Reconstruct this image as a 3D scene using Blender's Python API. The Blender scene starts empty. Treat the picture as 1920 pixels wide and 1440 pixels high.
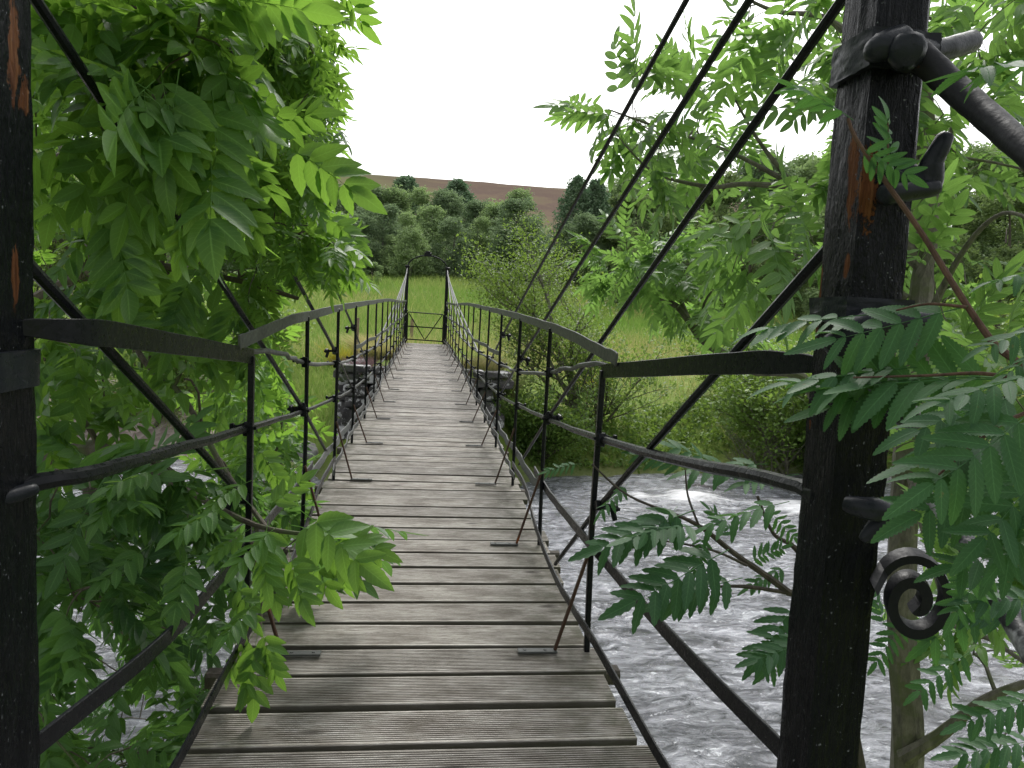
import bpy, math, random
import numpy as np
from math import sin, cos, pi, radians, tan
from mathutils import Vector, Matrix
random.seed(7); RN = np.random.default_rng(11)
S = bpy.context.scene; COL = S.collection

# ------------------------------------------------------------------ camera
F = 1371.; PITCH, YAW, ROLL = radians(5.4), radians(6.9), radians(2.9)
CAM = np.array([.02, 0, 1.])
Fw = np.array([sin(YAW)*cos(PITCH), cos(YAW)*cos(PITCH), -sin(PITCH)])
_r = np.array([cos(YAW), -sin(YAW), 0]); _u = np.cross(_r, Fw)
Rt = _r*cos(ROLL)+_u*sin(ROLL); Up = -_r*sin(ROLL)+_u*cos(ROLL)
cd = bpy.data.cameras.new('camera'); cam = bpy.data.objects.new('camera', cd); COL.objects.link(cam)
cd.sensor_width = 36; cd.lens = 36*F/1920; cd.clip_start = .05; cd.clip_end = 5000
cam.matrix_world = Matrix(((Rt[0], Up[0], -Fw[0], CAM[0]), (Rt[1], Up[1], -Fw[1], CAM[1]), (Rt[2], Up[2], -Fw[2], CAM[2]), (0, 0, 0, 1)))
S.camera = cam
def at(x, y, d): return CAM+(Fw+Rt*(x-960)/F+Up*(720-y)/F)*d
def pix(p):
    v = np.asarray(p)-CAM; d = v@Fw
    return 960+F*(v@Rt)/d, 720-F*(v@Up)/d, d
def inpoly(x, y, poly):
    c = False; n = len(poly)
    for i in range(n):
        x1, y1 = poly[i]; x2, y2 = poly[(i+1) % n]
        if (y1 > y) != (y2 > y) and x < (x2-x1)*(y-y1)/(y2-y1)+x1: c = not c
    return c

# ------------------------------------------------------------------ light
SUN_EL, SUN_AZ = radians(52), radians(20)      # azimuth from +Y towards +X
w = bpy.data.worlds.new('World'); S.world = w; w.use_nodes = True
nt = w.node_tree; bg = nt.nodes['Background']
sky = nt.nodes.new('ShaderNodeTexSky'); sky.sky_type = 'NISHITA'; sky.sun_disc = False
sky.sun_elevation = SUN_EL; sky.sun_rotation = SUN_AZ; sky.dust_density = 4; sky.air_density = 1.4
hs = nt.nodes.new('ShaderNodeHueSaturation'); hs.inputs['Saturation'].default_value = .16
nt.links.new(sky.outputs[0], hs.inputs['Color']); nt.links.new(hs.outputs[0], bg.inputs[0]); bg.inputs[1].default_value = .15
sl = bpy.data.lights.new('sun', 'SUN'); sl.energy = 1.5; sl.angle = radians(14); sl.color = (1, .97, .92)
so = bpy.data.objects.new('sun', sl); COL.objects.link(so)
d = Vector((sin(SUN_AZ)*cos(SUN_EL), cos(SUN_AZ)*cos(SUN_EL), sin(SUN_EL)))
so.rotation_euler = d.to_track_quat('Z', 'Y').to_euler()
S.view_settings.view_transform = 'Standard'; S.view_settings.look = 'None'; S.view_settings.exposure = .78
S.view_settings.gamma = 1

# ------------------------------------------------------------------ materials
class NT:
    def __init__(s, name):
        s.m = bpy.data.materials.new(name); s.m.use_nodes = True; s.t = s.m.node_tree
        s.b = s.t.nodes['Principled BSDF']; s.out = s.t.nodes['Material Output']
    def n(s, typ, **k):
        nd = s.t.nodes.new(typ)
        for a, v in k.items():
            if a.startswith('i_'): nd.inputs[a[2:].replace('_', ' ')].default_value = v
            elif a.startswith('j'): nd.inputs[int(a[1:])].default_value = v
            else: setattr(nd, a, v)
        return nd
    def l(s, a, b): s.t.links.new(a, b)
    def co(s, scale=(1, 1, 1), kind='Object'):
        c = s.n('ShaderNodeTexCoord'); m = s.n('ShaderNodeMapping'); m.inputs['Scale'].default_value = scale
        s.l(c.outputs[kind], m.inputs[0]); return m.outputs[0]
    def noise(s, vec, sc, det=4, rough=.6, dist=0):
        n = s.n('ShaderNodeTexNoise', i_Scale=sc, i_Detail=det, i_Roughness=rough, i_Distortion=dist); s.l(vec, n.inputs['Vector']); return n.outputs[0]
    def ramp(s, fac, stops):
        r = s.n('ShaderNodeValToRGB'); e = r.color_ramp.elements
        while len(e) < len(stops): e.new(.5)
        for q, (p, c) in zip(e, stops): q.position = p; q.color = tuple(c)+(1,) if len(c) == 3 else c
        s.l(fac, r.inputs[0]); return r.outputs[0]
    def mix(s, fac, a, b, typ='MIX'):
        m = s.n('ShaderNodeMix', data_type='RGBA', blend_type=typ)
        for k, v in ((0, fac), (6, a), (7, b)):
            if isinstance(v, (int, float)): m.inputs[k].default_value = v
            elif isinstance(v, tuple): m.inputs[k].default_value = v+(1,) if len(v) == 3 else v
            else: s.l(v, m.inputs[k])
        return m.outputs[2]
    def math(s, op, a, b=0., c=0., clamp=False):
        m = s.n('ShaderNodeMath', operation=op, use_clamp=clamp)
        for k, v in enumerate((a, b, c)):
            if isinstance(v, (int, float)): m.inputs[k].default_value = v
            else: s.l(v, m.inputs[k])
        return m.outputs[0]
    def bump(s, h, strength=.5, dist=.01):
        b = s.n('ShaderNodeBump', i_Strength=strength, i_Distance=dist); s.l(h, b.inputs['Height']); s.l(b.outputs[0], s.b.inputs['Normal']); return b
    def set(s, color=None, rough=None, **k):
        for nm, v in (('Base Color', color), ('Roughness', rough)):
            if v is None: continue
            if isinstance(v, (int, float)): s.b.inputs[nm].default_value = v
            elif isinstance(v, tuple): s.b.inputs[nm].default_value = v+(1,)
            else: s.l(v, s.b.inputs[nm])
        for a, v in k.items(): s.b.inputs[a.replace('_', ' ')].default_value = v
        return s.m

def leaf_mat(name, c1, c2, trans, tc, rough=.42, vein=.5):
    N = NT(name)
    at_ = N.n('ShaderNodeAttribute', attribute_name='tint'); lf = N.n('ShaderNodeAttribute', attribute_name='lf')
    sep = N.n('ShaderNodeSeparateXYZ'); N.l(lf.outputs['Vector'], sep.inputs[0])
    base = N.mix(at_.outputs['Fac'], c1, c2)
    nz = N.noise(N.co(), 60, 2); base = N.mix(N.math('MULTIPLY', nz, .5), base, tuple(x*.6 for x in c1))
    base = N.mix(N.ramp(N.noise(N.co(), 170, 3, .6), [(.69, (0, 0, 0)), (.73, (.7, .7, .7))]), base, (.12, .09, .03))
    au = N.math('ABSOLUTE', sep.outputs[0])
    mid = N.math('SUBTRACT', 1., N.math('MULTIPLY', au, 9.), clamp=True)
    sv = N.math('SINE', N.math('SUBTRACT', N.math('MULTIPLY', sep.outputs[1], 52.), N.math('MULTIPLY', au, 9.)))
    sv = N.math('MULTIPLY', N.math('GREATER_THAN', sv, .86), .35)
    vv = N.math('MULTIPLY', N.math('ADD', mid, sv, clamp=True), vein)
    base = N.mix(vv, base, tuple(min(1, x*1.9+.02) for x in c2))
    N.set(base, rough+.05, Specular_IOR_Level=.3)
    N.bump(vv, .35, .002)
    tr = N.n('ShaderNodeBsdfTranslucent'); N.l(N.mix(at_.outputs['Fac'], tc, tuple(min(1, x*1.25) for x in tc)), tr.inputs[0])
    mx = N.n('ShaderNodeMixShader', j0=trans); N.l(N.b.outputs[0], mx.inputs[1]); N.l(tr.outputs[0], mx.inputs[2])
    N.l(mx.outputs[0], N.out.inputs[0]); return N.m
M = {}
M['ash'] = leaf_mat('ash_leaf', (.028, .09, .022), (.1, .205, .042), .4, (.23, .42, .05))
M['ash_dark'] = leaf_mat('ash_leaf_deep', (.027, .08, .026), (.075, .165, .045), .36, (.15, .31, .055))
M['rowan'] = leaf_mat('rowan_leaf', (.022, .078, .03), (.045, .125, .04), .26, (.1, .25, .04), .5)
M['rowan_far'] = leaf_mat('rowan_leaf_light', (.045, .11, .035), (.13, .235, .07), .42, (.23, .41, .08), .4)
M['shrub'] = leaf_mat('shrub_leaf', (.05, .11, .025), (.17, .27, .06), .35, (.25, .38, .06), .5)
M['alder'] = leaf_mat('alder_leaf', (.05, .09, .025), (.17, .25, .05), .35, (.22, .34, .05), .5)
M['birch'] = leaf_mat('birch_leaf', (.13, .2, .1), (.38, .48, .23), .3, (.28, .4, .15), .8)
M['birch_b'] = leaf_mat('birch_leaf_grey', (.11, .175, .1), (.3, .38, .21), .28, (.24, .34, .16), .8)
M['spruce'] = leaf_mat('spruce_needles', (.13, .2, .12), (.32, .42, .25), .3, (.08, .16, .08), .7)
M['willow'] = leaf_mat('willow_leaf', (.06, .1, .04), (.18, .25, .09), .3, (.18, .26, .08), .7)

def bark(name, a, b, sc=30, moss=None):
    N = NT(name); v = N.co((1, 1, .35)); n = N.noise(v, sc, 6, .7); c = N.ramp(n, [(.3, a), (.7, b)])
    if moss:
        n2 = N.noise(N.co(), 9, 4); c = N.mix(N.ramp(n2, [(.5, (0, 0, 0)), (.62, (1, 1, 1))]), c, moss)
    N.bump(n, .7, .008); return N.set(c, .85)
M['bark'] = bark('bark_brown', (.035, .028, .02), (.13, .11, .085), 40, (.07, .09, .035))
M['bark_grey'] = bark('bark_grey', (.045, .04, .033), (.2, .185, .15), 35, (.09, .1, .05))
M['bark_dark'] = bark('bark_dark', (.02, .017, .013), (.075, .06, .045), 60)
M['twig_red'] = bark('twig_red', (.04, .02, .014), (.13, .07, .045), 80)
M['bark_birch'] = bark('bark_birch', (.06, .055, .05), (.34, .32, .29), 12)

def iron(name, c1=(.003, .0035, .005), c2=(.012, .013, .016), rough=.3, worn=.3, wc=(.2, .065, .02)):
    N = NT(name); v = N.co()
    n = N.noise(v, 14, 6, .65); n2 = N.noise(v, 90, 3, .6); n3 = N.noise(v, 5, 6, .7)
    c = N.mix(n, c1, c2)
    c = N.mix(N.ramp(n3, [(.72-.12*worn, (0, 0, 0)), (.76-.1*worn, (1, 1, 1))]), c, wc)
    N.bump(N.math('ADD', n, N.math('MULTIPLY', n2, .35)), .5, .004)
    return N.set(c, N.ramp(n2, [(.3, (rough-.1,)*3), (.7, (rough+.14,)*3)]), Specular_IOR_Level=.15)
M['iron'] = iron('black_painted_iron', worn=0)
M['iron_grey'] = iron('weathered_grey_iron', (.035, .037, .038), (.12, .125, .12), .45, worn=0)
M['iron_rust'] = iron('rusty_iron', (.03, .018, .013), (.09, .05, .035), .6, .9)

def tar(name, spots):
    N = NT(name); co = N.co((1, 1, 1))
    v = N.co((1, 1, .3)); v2 = N.co((1, 1, .18))
    n = N.noise(v2, 38, 6, .7, .4); n2 = N.noise(v, 150, 4, .65); nb = N.noise(N.co((1, 1, .4)), 34, 7, .8, .5)
    c = N.mix(n2, (.0015, .0018, .003), (.007, .008, .011))
    wood = N.ramp(N.noise(N.co((1, 1, .06)), 120, 5, .7), [(.3, (.035, .012, .006)), (.52, (.1, .038, .015)), (.72, (.2, .1, .045))])
    mask = None
    for (cx, cy, cz, rx, rz) in spots:
        mp = N.n('ShaderNodeMapping'); mp.vector_type = 'POINT'; N.l(co, mp.inputs[0])
        mp.inputs['Location'].default_value = (-cx/rx, -cy/rx, -cz/rz); mp.inputs['Scale'].default_value = (1/rx, 1/rx, 1/rz)
        ln = N.n('ShaderNodeVectorMath', operation='LENGTH'); N.l(mp.outputs[0], ln.inputs[0])
        q = N.math('SUBTRACT', 1.78, N.math('ADD', ln.outputs['Value'], N.math('MULTIPLY', nb, 2.3)), clamp=True)
        mask = q if mask is None else N.math('MAXIMUM', mask, q)
    mk = N.ramp(mask, [(.0, (0, 0, 0)), (.05, (1, 1, 1))])
    c = N.mix(mk, c, wood)
    fleck = N.ramp(N.noise(co, 170, 3, .6), [(.68, (0, 0, 0)), (.72, (1, 1, 1))]); c = N.mix(fleck, c, (.16, .17, .19))
    N.bump(N.math('SUBTRACT', N.math('ADD', n, N.math('MULTIPLY', n2, .4)), N.math('MULTIPLY', mk, .25)), .9, .012)
    return N.set(c, N.mix(mk, N.ramp(n2, [(.3, (.15,)*3), (.7, (.36,)*3)]), (.8, .8, .8)), Specular_IOR_Level=.09)

def plank_mat():
    N = NT('weathered_decking'); oi = N.n('ShaderNodeObjectInfo'); 
    tc = N.n('ShaderNodeTexCoord'); ad = N.n('ShaderNodeVectorMath', operation='ADD'); N.l(tc.outputs['Object'], ad.inputs[0])
    sc = N.n('ShaderNodeVectorMath', operation='SCALE'); cb = N.n('ShaderNodeCombineXYZ')
    N.l(oi.outputs['Random'], cb.inputs[0]); N.l(oi.outputs['Random'], cb.inputs[1]); N.l(cb.outputs[0], sc.inputs[0]); sc.inputs['Scale'].default_value = 37
    N.l(sc.outputs[0], ad.inputs[1])
    def mp(s):
        m = N.n('ShaderNodeMapping'); m.inputs['Scale'].default_value = s; N.l(ad.outputs[0], m.inputs[0]); return m.outputs[0]
    g = N.noise(mp((3, 60, 20)), 4, 6, .7, .6); blot = N.noise(mp((1, 2.5, 1)), 5, 5, .65); fine = N.noise(mp((1, 3, 1)), 160, 3, .7)
    c = N.ramp(g, [(.25, (.1, .085, .068)), (.45, (.3, .275, .24)), (.72, (.6, .58, .545))])
    c = N.mix(N.ramp(blot, [(.4, (0, 0, 0)), (.66, (.8, .8, .8))]), c, (.1, .08, .058))
    vo = N.n('ShaderNodeTexVoronoi', i_Scale=3.2); N.l(mp((1, 2.6, 1)), vo.inputs['Vector'])
    c = N.mix(N.ramp(vo.outputs['Distance'], [(.04, (.85, .85, .85)), (.13, (0, 0, 0))]), c, (.04, .03, .022))
    # green algae towards the board ends
    sx = N.n('ShaderNodeSeparateXYZ'); N.l(tc.outputs['Object'], sx.inputs[0])
    e = N.math('MULTIPLY', N.math('SUBTRACT', N.math('ABSOLUTE', sx.outputs[0]), .2), 2.2, clamp=True)
    e = N.math('MULTIPLY', e, N.ramp(N.noise(mp((1, 1, 1)), 13, 4), [(.42, (0, 0, 0)), (.62, (1, 1, 1))]), clamp=True)
    c = N.mix(e, c, (.06, .062, .025))
    br = N.math('ADD', .76, N.math('MULTIPLY', oi.outputs['Random'], .5))
    cc = N.n('ShaderNodeCombineColor')
    for i in range(3): N.l(br, cc.inputs[i])
    c = N.mix(1., c, cc.outputs[0], 'MULTIPLY')
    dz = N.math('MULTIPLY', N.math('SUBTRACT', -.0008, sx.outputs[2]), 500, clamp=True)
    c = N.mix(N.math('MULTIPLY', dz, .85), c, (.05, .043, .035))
    N.bump(N.math('ADD', g, N.math('MULTIPLY', fine, .5)), .6, .004)
    return N.set(c, N.ramp(g, [(.3, (.45,)*3), (.7, (.75,)*3)]), Specular_IOR_Level=.5)
M['plank'] = plank_mat()
M['bearer'] = bark('bearer_wood', (.03, .025, .02), (.1, .085, .07), 30)

def stone_mat():
    N = NT('lichened_stone'); v = N.co()
    n = N.noise(v, 3, 6, .7); c = N.ramp(n, [(.35, (.022, .021, .022)), (.6, (.085, .08, .08)), (.8, (.16, .15, .15))])
    vo = N.noise(v, 6.5, 5, .62, .3); c = N.mix(N.ramp(vo, [(.54, (0, 0, 0)), (.57, (1, 1, 1))]), c, (.4, .4, .4))
    c = N.mix(N.ramp(N.noise(v, 1.8, 5, .7), [(.56, (0, 0, 0)), (.66, (1, 1, 1))]), c, (.035, .05, .016))
    N.bump(N.noise(v, 18, 6, .7), .8, .03); return N.set(c, .9)
M['stone'] = stone_mat()
def rock_mat():
    N = NT('pale_rock'); v = N.co(); c = N.ramp(N.noise(v, 6, 6, .7), [(.3, (.1, .1, .1)), (.7, (.42, .41, .4))]); N.bump(N.noise(v, 20, 5), .7, .02); return N.set(c, .9)
M['rock'] = rock_mat()

def ground_mat():
    N = NT('meadow_ground'); v = N.co(); g = N.n('ShaderNodeNewGeometry'); sp = N.n('ShaderNodeSeparateXYZ'); N.l(g.outputs['Position'], sp.inputs[0])
    n1 = N.noise(v, .35, 5, .65); n2 = N.noise(v, 3, 5, .7)
    c = N.ramp(n1, [(.3, (.1, .17, .03)), (.5, (.17, .24, .05)), (.66, (.27, .27, .1))])
    c = N.mix(N.math('MULTIPLY', n2, .6), c, (.06, .075, .025))
    wet = N.ramp(N.math('ADD', sp.outputs[2], N.math('MULTIPLY', n2, .5)), [(0., (1, 1, 1)), (1., (0, 0, 0))])
    mr = N.n('ShaderNodeMapRange', j1=-2.2, j2=-1.35); N.l(N.math('ADD', sp.outputs[2], N.math('MULTIPLY', n2, .5)), mr.inputs[0])
    peb = N.ramp(N.noise(v, 22, 4, .75), [(.35, (.06, .05, .042)), (.6, (.19, .165, .145)), (.8, (.36, .33, .3))])
    c = N.mix(mr.outputs[0], peb, c)
    N.bump(n2, .6, .08); return N.set(c, .95, Specular_IOR_Level=.1)
M['ground'] = ground_mat()
def gravel_mat():
    N = NT('river_gravel'); v = N.co(); vo = N.n('ShaderNodeTexVoronoi', i_Scale=9); N.l(v, vo.inputs['Vector'])
    s = N.n('ShaderNodeSeparateColor'); N.l(vo.outputs['Color'], s.inputs[0])
    c = N.ramp(s.outputs[0], [(.1, (.16, .13, .115)), (.5, (.3, .25, .225)), (.9, (.46, .41, .38))])
    c = N.mix(N.noise(v, .9, 4), c, (.22, .17, .15))
    N.bump(vo.outputs['Distance'], .8, .05); return N.set(c, .9)
M['gravel'] = gravel_mat()
def hill_mat():
    N = NT('heather_moor'); v = N.co((1, .35, 1))
    n = N.noise(v, .013, 8, .68, .4); n2 = N.noise(v, .07, 6, .7)
    c = N.ramp(n, [(.36, (.15, .135, .075)), (.42, (.105, .08, .062)), (.52, (.088, .06, .056)), (.57, (.13, .1, .068)), (.66, (.12, .13, .06))])
    c = N.mix(.4, c, (.12, .095, .08)); c = N.mix(N.math('MULTIPLY', n2, .6), c, (.13, .1, .075))
    sp = N.n('ShaderNodeSeparateXYZ'); g = N.n('ShaderNodeNewGeometry'); N.l(g.outputs['Position'], sp.inputs[0])
    mr = N.n('ShaderNodeMapRange', j1=112, j2=124); N.l(N.math('ADD', sp.outputs[2], N.math('MULTIPLY', n, 20)), mr.inputs[0])
    c = N.mix(N.math('MULTIPLY', mr.outputs[0], .75), c, (.15, .13, .075))
    mr2 = N.n('ShaderNodeMapRange', j1=10, j2=-70); N.l(sp.outputs[0], mr2.inputs[0])
    c = N.mix(N.math('MULTIPLY', mr2.outputs[0], .6), c, (.11, .14, .055))
    pale = N.ramp(N.noise(v, .3, 2, .4), [(.77, (0, 0, 0)), (.79, (1, 1, 1))]); c = N.mix(pale, c, (.4, .38, .38))
    return N.set(c, 1., Specular_IOR_Level=.0)
M['hill'] = hill_mat()
def water_mat():
    N = NT('river_water'); v = N.co((.55, 1, 1)); v1 = N.co((.4, 1.3, 1))
    big = N.noise(v, .8, 5, .6, .6); fo = N.noise(v1, 2.3, 8, .75, .5); fi = N.noise(v, 15, 5, .68, 1.); fi2 = N.noise(v, 6.5, 6, .66, 1.6)
    flow = N.noise(N.co((.28, 1.2, 1)), 2.6, 6, .66, 1.2)
    at_ = N.n('ShaderNodeAttribute', attribute_name='foam')
    fm = N.math('ADD', N.math('MULTIPLY', at_.outputs['Fac'], .75), N.math('MULTIPLY', N.math('SUBTRACT', fo, .5), 1.5))
    fm = N.math('ADD', fm, N.math('MULTIPLY', N.math('SUBTRACT', big, .5), .8))
    mask = N.ramp(fm, [(.46, (0, 0, 0)), (.8, (1, 1, 1))])
    c = N.mix(N.ramp(fi2, [(.35, (0, 0, 0)), (.65, (1, 1, 1))]), (.07, .074, .085), (.46, .475, .52)); c = N.mix(N.ramp(flow, [(.4, (.75, .75, .75)), (.52, (0, 0, 0))]), c, (.05, .053, .062)); c = N.mix(mask, c, (.8, .81, .84))
    bright = N.ramp(N.math('ADD', fi, N.math('MULTIPLY', N.math('SUBTRACT', fi2, .5), .5)), [(.6, (0, 0, 0)), (.68, (.7, .7, .7))]); c = N.mix(bright, c, (.78, .8, .85))  # ripple sparkle painted into the colour as bright specks
    N.bump(N.math('ADD', N.math('MULTIPLY', fi2, 1.), N.math('MULTIPLY', fi, .45)), 1., .09)
    return N.set(c, N.mix(mask, (.08, .08, .08), (.6, .6, .6)), Specular_IOR_Level=.7)
M['water'] = water_mat()
def grass_mat(name, c1, c2):
    N = NT(name); a = N.n('ShaderNodeAttribute', attribute_name='tint'); c = N.mix(a.outputs['Fac'], c1, c2)
    N.set(c, .7, Specular_IOR_Level=.2); tr = N.n('ShaderNodeBsdfTranslucent'); N.l(c, tr.inputs[0]); mx = N.n('ShaderNodeMixShader', j0=.35)
    N.l(N.b.outputs[0], mx.inputs[1]); N.l(tr.outputs[0], mx.inputs[2]); N.l(mx.outputs[0], N.out.inputs[0]); return N.m
M['grass'] = grass_mat('grass_blades', (.15, .29, .045), (.38, .42, .14))
M['grass_tan'] = grass_mat('dry_grass', (.3, .34, .1), (.62, .52, .27))
M['tussock'] = grass_mat('tussock_blades', (.07, .11, .03), (.23, .25, .09))
M['heather'] = grass_mat('heather_bloom', (.12, .1, .06), (.25, .13, .18))
M['yellow'] = grass_mat('yellow_flower', (.3, .32, .05), (.5, .42, .05))
M['post'] = bark('post_wood', (.13, .1, .06), (.34, .27, .17), 20)

# ------------------------------------------------------------------ mesh helpers
def arr_mesh(name, V, Q, mat, tint=None, lf=None, smooth=True, extra=None):
    me = bpy.data.meshes.new(name); V = np.asarray(V, np.float32); Q = np.asarray(Q, np.int32); k = Q.shape[1]
    me.vertices.add(len(V)); me.vertices.foreach_set('co', V.ravel())
    me.loops.add(Q.size); me.loops.foreach_set('vertex_index', Q.ravel())
    me.polygons.add(len(Q)); me.polygons.foreach_set('loop_start', np.arange(0, Q.size, k, dtype=np.int32))
    try: me.polygons.foreach_set('loop_total', np.full(len(Q), k, np.int32))
    except Exception: pass
    me.update(calc_edges=True)
    if smooth: me.polygons.foreach_set('use_smooth', np.ones(len(Q), bool))
    if tint is not None:
        a = me.attributes.new('tint', 'FLOAT', 'POINT'); a.data.foreach_set('value', np.asarray(tint, np.float32))
    if lf is not None:
        a = me.attributes.new('lf', 'FLOAT_VECTOR', 'POINT'); a.data.foreach_set('vector', np.asarray(lf, np.float32).ravel())
    if extra:
        for nm, v in extra.items():
            a = me.attributes.new(nm, 'FLOAT', 'POINT'); a.data.foreach_set('value', np.asarray(v, np.float32))
    me.materials.append(mat); return me
def link(name, me, parent=None, loc=None):
    o = bpy.data.objects.new(name, me); COL.objects.link(o)
    if parent: o.parent = parent
    if loc is not None: o.location = loc
    return o
def tag(o, label=None, cat=None, group=None, kind=None):
    for k, v in (('label', label), ('category', cat), ('group', group), ('kind', kind)):
        if v: o[k] = v
    return o
def empty(name, label, cat, loc=(0, 0, 0), group=None):
    o = bpy.data.objects.new(name, None); COL.objects.link(o); o.location = loc; return tag(o, label, cat, group)

class MB:
    def __init__(s): s.v = []; s.f = []
    def grid(s, rings, closed=True, caps=True):
        n = len(rings[0]); b = len(s.v)
        for r in rings: s.v += [tuple(p) for p in r]
        m = len(rings)
        for i in range(m-1):
            for j in range(n if closed else n-1):
                k = (j+1) % n; s.f.append((b+i*n+j, b+i*n+k, b+(i+1)*n+k, b+(i+1)*n+j))
        if caps and closed:
            s.f.append(tuple(b+j for j in range(n))[::-1]); s.f.append(tuple(b+(m-1)*n+j for j in range(n)))
        return s
    def tube(s, pts, r, n=8, wob=0):
        P = [Vector(p) for p in pts]
        if isinstance(r, (int, float)): r = [r]*len(P)
        rings = []; ref = Vector((0.13, .21, .97))
        for i, p in enumerate(P):
            t = (P[min(i+1, len(P)-1)]-P[max(i-1, 0)]).normalized()
            a = t.cross(ref)
            if a.length < .15: a = t.cross(Vector((1, 0, 0)))
            a.normalize(); b = t.cross(a)
            rr = r[i]*(1+(random.uniform(-wob, wob) if wob else 0))
            rings.append([p+(a*cos(2*pi*j/n)+b*sin(2*pi*j/n))*rr for j in range(n)])
        return s.grid(rings)
    def bar(s, pts, h, t, upv=(0, 0, 1), side=None, hs=None):
        P = [Vector(p) for p in pts]; rings = []
        for i, p in enumerate(P):
            d = (P[min(i+1, len(P)-1)]-P[max(i-1, 0)]).normalized()
            u = Vector(upv if not callable(upv) else upv(i)); a = d.cross(u).normalized(); u = a.cross(d).normalized()
            hh = (hs[i] if hs else h)/2; tt = t/2; c = min(tt, hh)*.35
            rings.append([p+a*x+u*y for x, y in ((-tt+c, -hh), (tt-c, -hh), (tt, -hh+c), (tt, hh-c), (tt-c, hh), (-tt+c, hh), (-tt, hh-c), (-tt, -hh+c))])
        return s.grid(rings)
    def box(s, c, sz, rot=None, jit=0, ch=.12):
        c = Vector(c); R = rot or Matrix.Identity(3); x, y, z = sz[0]/2, sz[1]/2, sz[2]/2; k = min(x, y, z)*ch*2
        def ring(zz, ins):
            a, b = x-ins, y-ins; kk = k
            L = [(-a+kk, -b), (a-kk, -b), (a, -b+kk), (a, b-kk), (a-kk, b), (-a+kk, b), (-a, b-kk), (-a, -b+kk)]
            return [c+R@Vector((p[0]+random.uniform(-jit, jit), p[1]+random.uniform(-jit, jit), zz+random.uniform(-jit, jit))) for p in L]
        return s.grid([ring(-z, k), ring(-z+k, 0), ring(z-k, 0), ring(z, k)])
    def build(s, name, mat, parent=None, smooth=True, origin=None):
        me = bpy.data.meshes.new(name); v = s.v
        if origin is not None: v = [(p[0]-origin[0], p[1]-origin[1], p[2]-origin[2]) for p in v]
        me.from_pydata(v, [], s.f); me.materials.append(mat)
        if smooth:
            me.polygons.foreach_set('use_smooth', [True]*len(s.f))
            try: me.set_sharp_from_angle(angle=radians(38))
            except Exception: pass
        return link(name, me, parent, origin)
def interp(tab, y):
    a = np.array(tab); return float(np.interp(y, a[:, 0], a[:, 1]))
def smoothpts(pts, n=6):
    P = [Vector(p) for p in pts]; out = []
    for i in range(len(P)-1):
        p0 = P[max(i-1, 0)]; p1 = P[i]; p2 = P[i+1]; p3 = P[min(i+2, len(P)-1)]
        for k in range(n):
            t = k/n; out.append(.5*((2*p1)+(p2-p0)*t+(2*p0-5*p1+4*p2-p3)*t*t+(3*p1-p0-3*p2+p3)*t**3))
    return out+[P[-1]]

# ------------------------------------------------------------------ terrain
def wn(x, y, seed=0, oct=4, f=1.):
    r = np.random.default_rng(seed); z = 0; a = 1.
    for o in range(oct):
        for k in range(3):
            th = r.uniform(0, 2*pi); ph = r.uniform(0, 2*pi); ff = f*(2**o)*r.uniform(.7, 1.3)
            z = z+a*np.sin((x*cos(th)+y*sin(th))*ff+ph+.6*np.sin((x*sin(th)-y*cos(th))*ff*.6+ph*2))
        a *= .5
    return z/4.
WZ = -1.9
PY = [-60, -5, .2, .9, 1.6, 2.6, 3.6, 5, 11, 12.6, 13.4, 14.2, 16, 20, 30, 50, 68, 100, 150, 300, 460, 600, 660, 800, 1400]
PZ = [1, .3, -.1, -.8, -1.3, -1.7, -2.2, -2.7, -2.7, -2.45, -1.95, -1.5, -1.0, -.42, .5, 2.4, 4.1, 7.5, 14, 42, 79, 104, 108, 100, 55]
def gz(X, Y):
    X = np.asarray(X, float); Y = np.asarray(Y, float)
    sh = np.where(X < -3.5, np.clip((-3.5-X)*.35, 0, 1.6), 0)*np.exp(-((Y-16)/8)**2)     # gravel bay on the left
    Ys = Y-np.where((Y > 8) & (Y < 60), sh*1., 0)+.35*np.sin(X*.35+1)*np.exp(-((Y-13)/10)**2)
    z = np.interp(Ys, PY, PZ)
    z = z+.06*wn(X, Y, 3, 4, 1.1)*np.clip((Y-12)/6, 0, 1)+.35*wn(X, Y, 4, 3, .12)*np.clip((Y-30)/40, 0, 1)
    z = z+7*wn(X, Y*.6, 5, 4, .008)*np.clip((Y-150)/300, 0, 1)*np.exp(-np.clip((Y-520)/200, 0, 9))
    z = z-np.clip((np.abs(X-60)-250)/600, 0, 1)*50*np.clip((Y-150)/300, 0, 1)
    ab = np.exp(-(np.clip(np.abs(X)-.9, 0, 9)/.8)**2)*np.exp(-(np.clip(np.abs(Y-17)-3.4, 0, 30)/2.)**2)
    return z+ab*np.clip(.0-z, 0, 2.)*.95
def sheet(name, xs, ys, mat, dz=0):
    X, Y = np.meshgrid(xs, ys); Z = gz(X, Y)+dz; V = np.stack([X, Y, Z], -1).reshape(-1, 3); nx, ny = len(xs), len(ys)
    i = np.arange(ny-1)[:, None]*nx+np.arange(nx-1)[None]; i = i.ravel(); Q = np.stack([i, i+1, i+nx+1, i+nx], 1)
    return tag(link(name, arr_mesh(name, V, Q, mat)), kind='structure')
xs = np.concatenate([-np.geomspace(600, 14, 40), np.arange(-13.5, 20, .3), np.geomspace(20.5, 600, 45)])
ys = np.concatenate([np.linspace(-60, -3, 14), np.arange(-2.5, 30, .3), np.geomspace(30.3, 140, 60)])
sheet('ground', xs, ys, M['ground'])
sheet('hills', np.linspace(-800, 900, 240), np.concatenate([np.linspace(139, 700, 170), np.linspace(710, 1400, 20)]), M['hill'])
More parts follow.
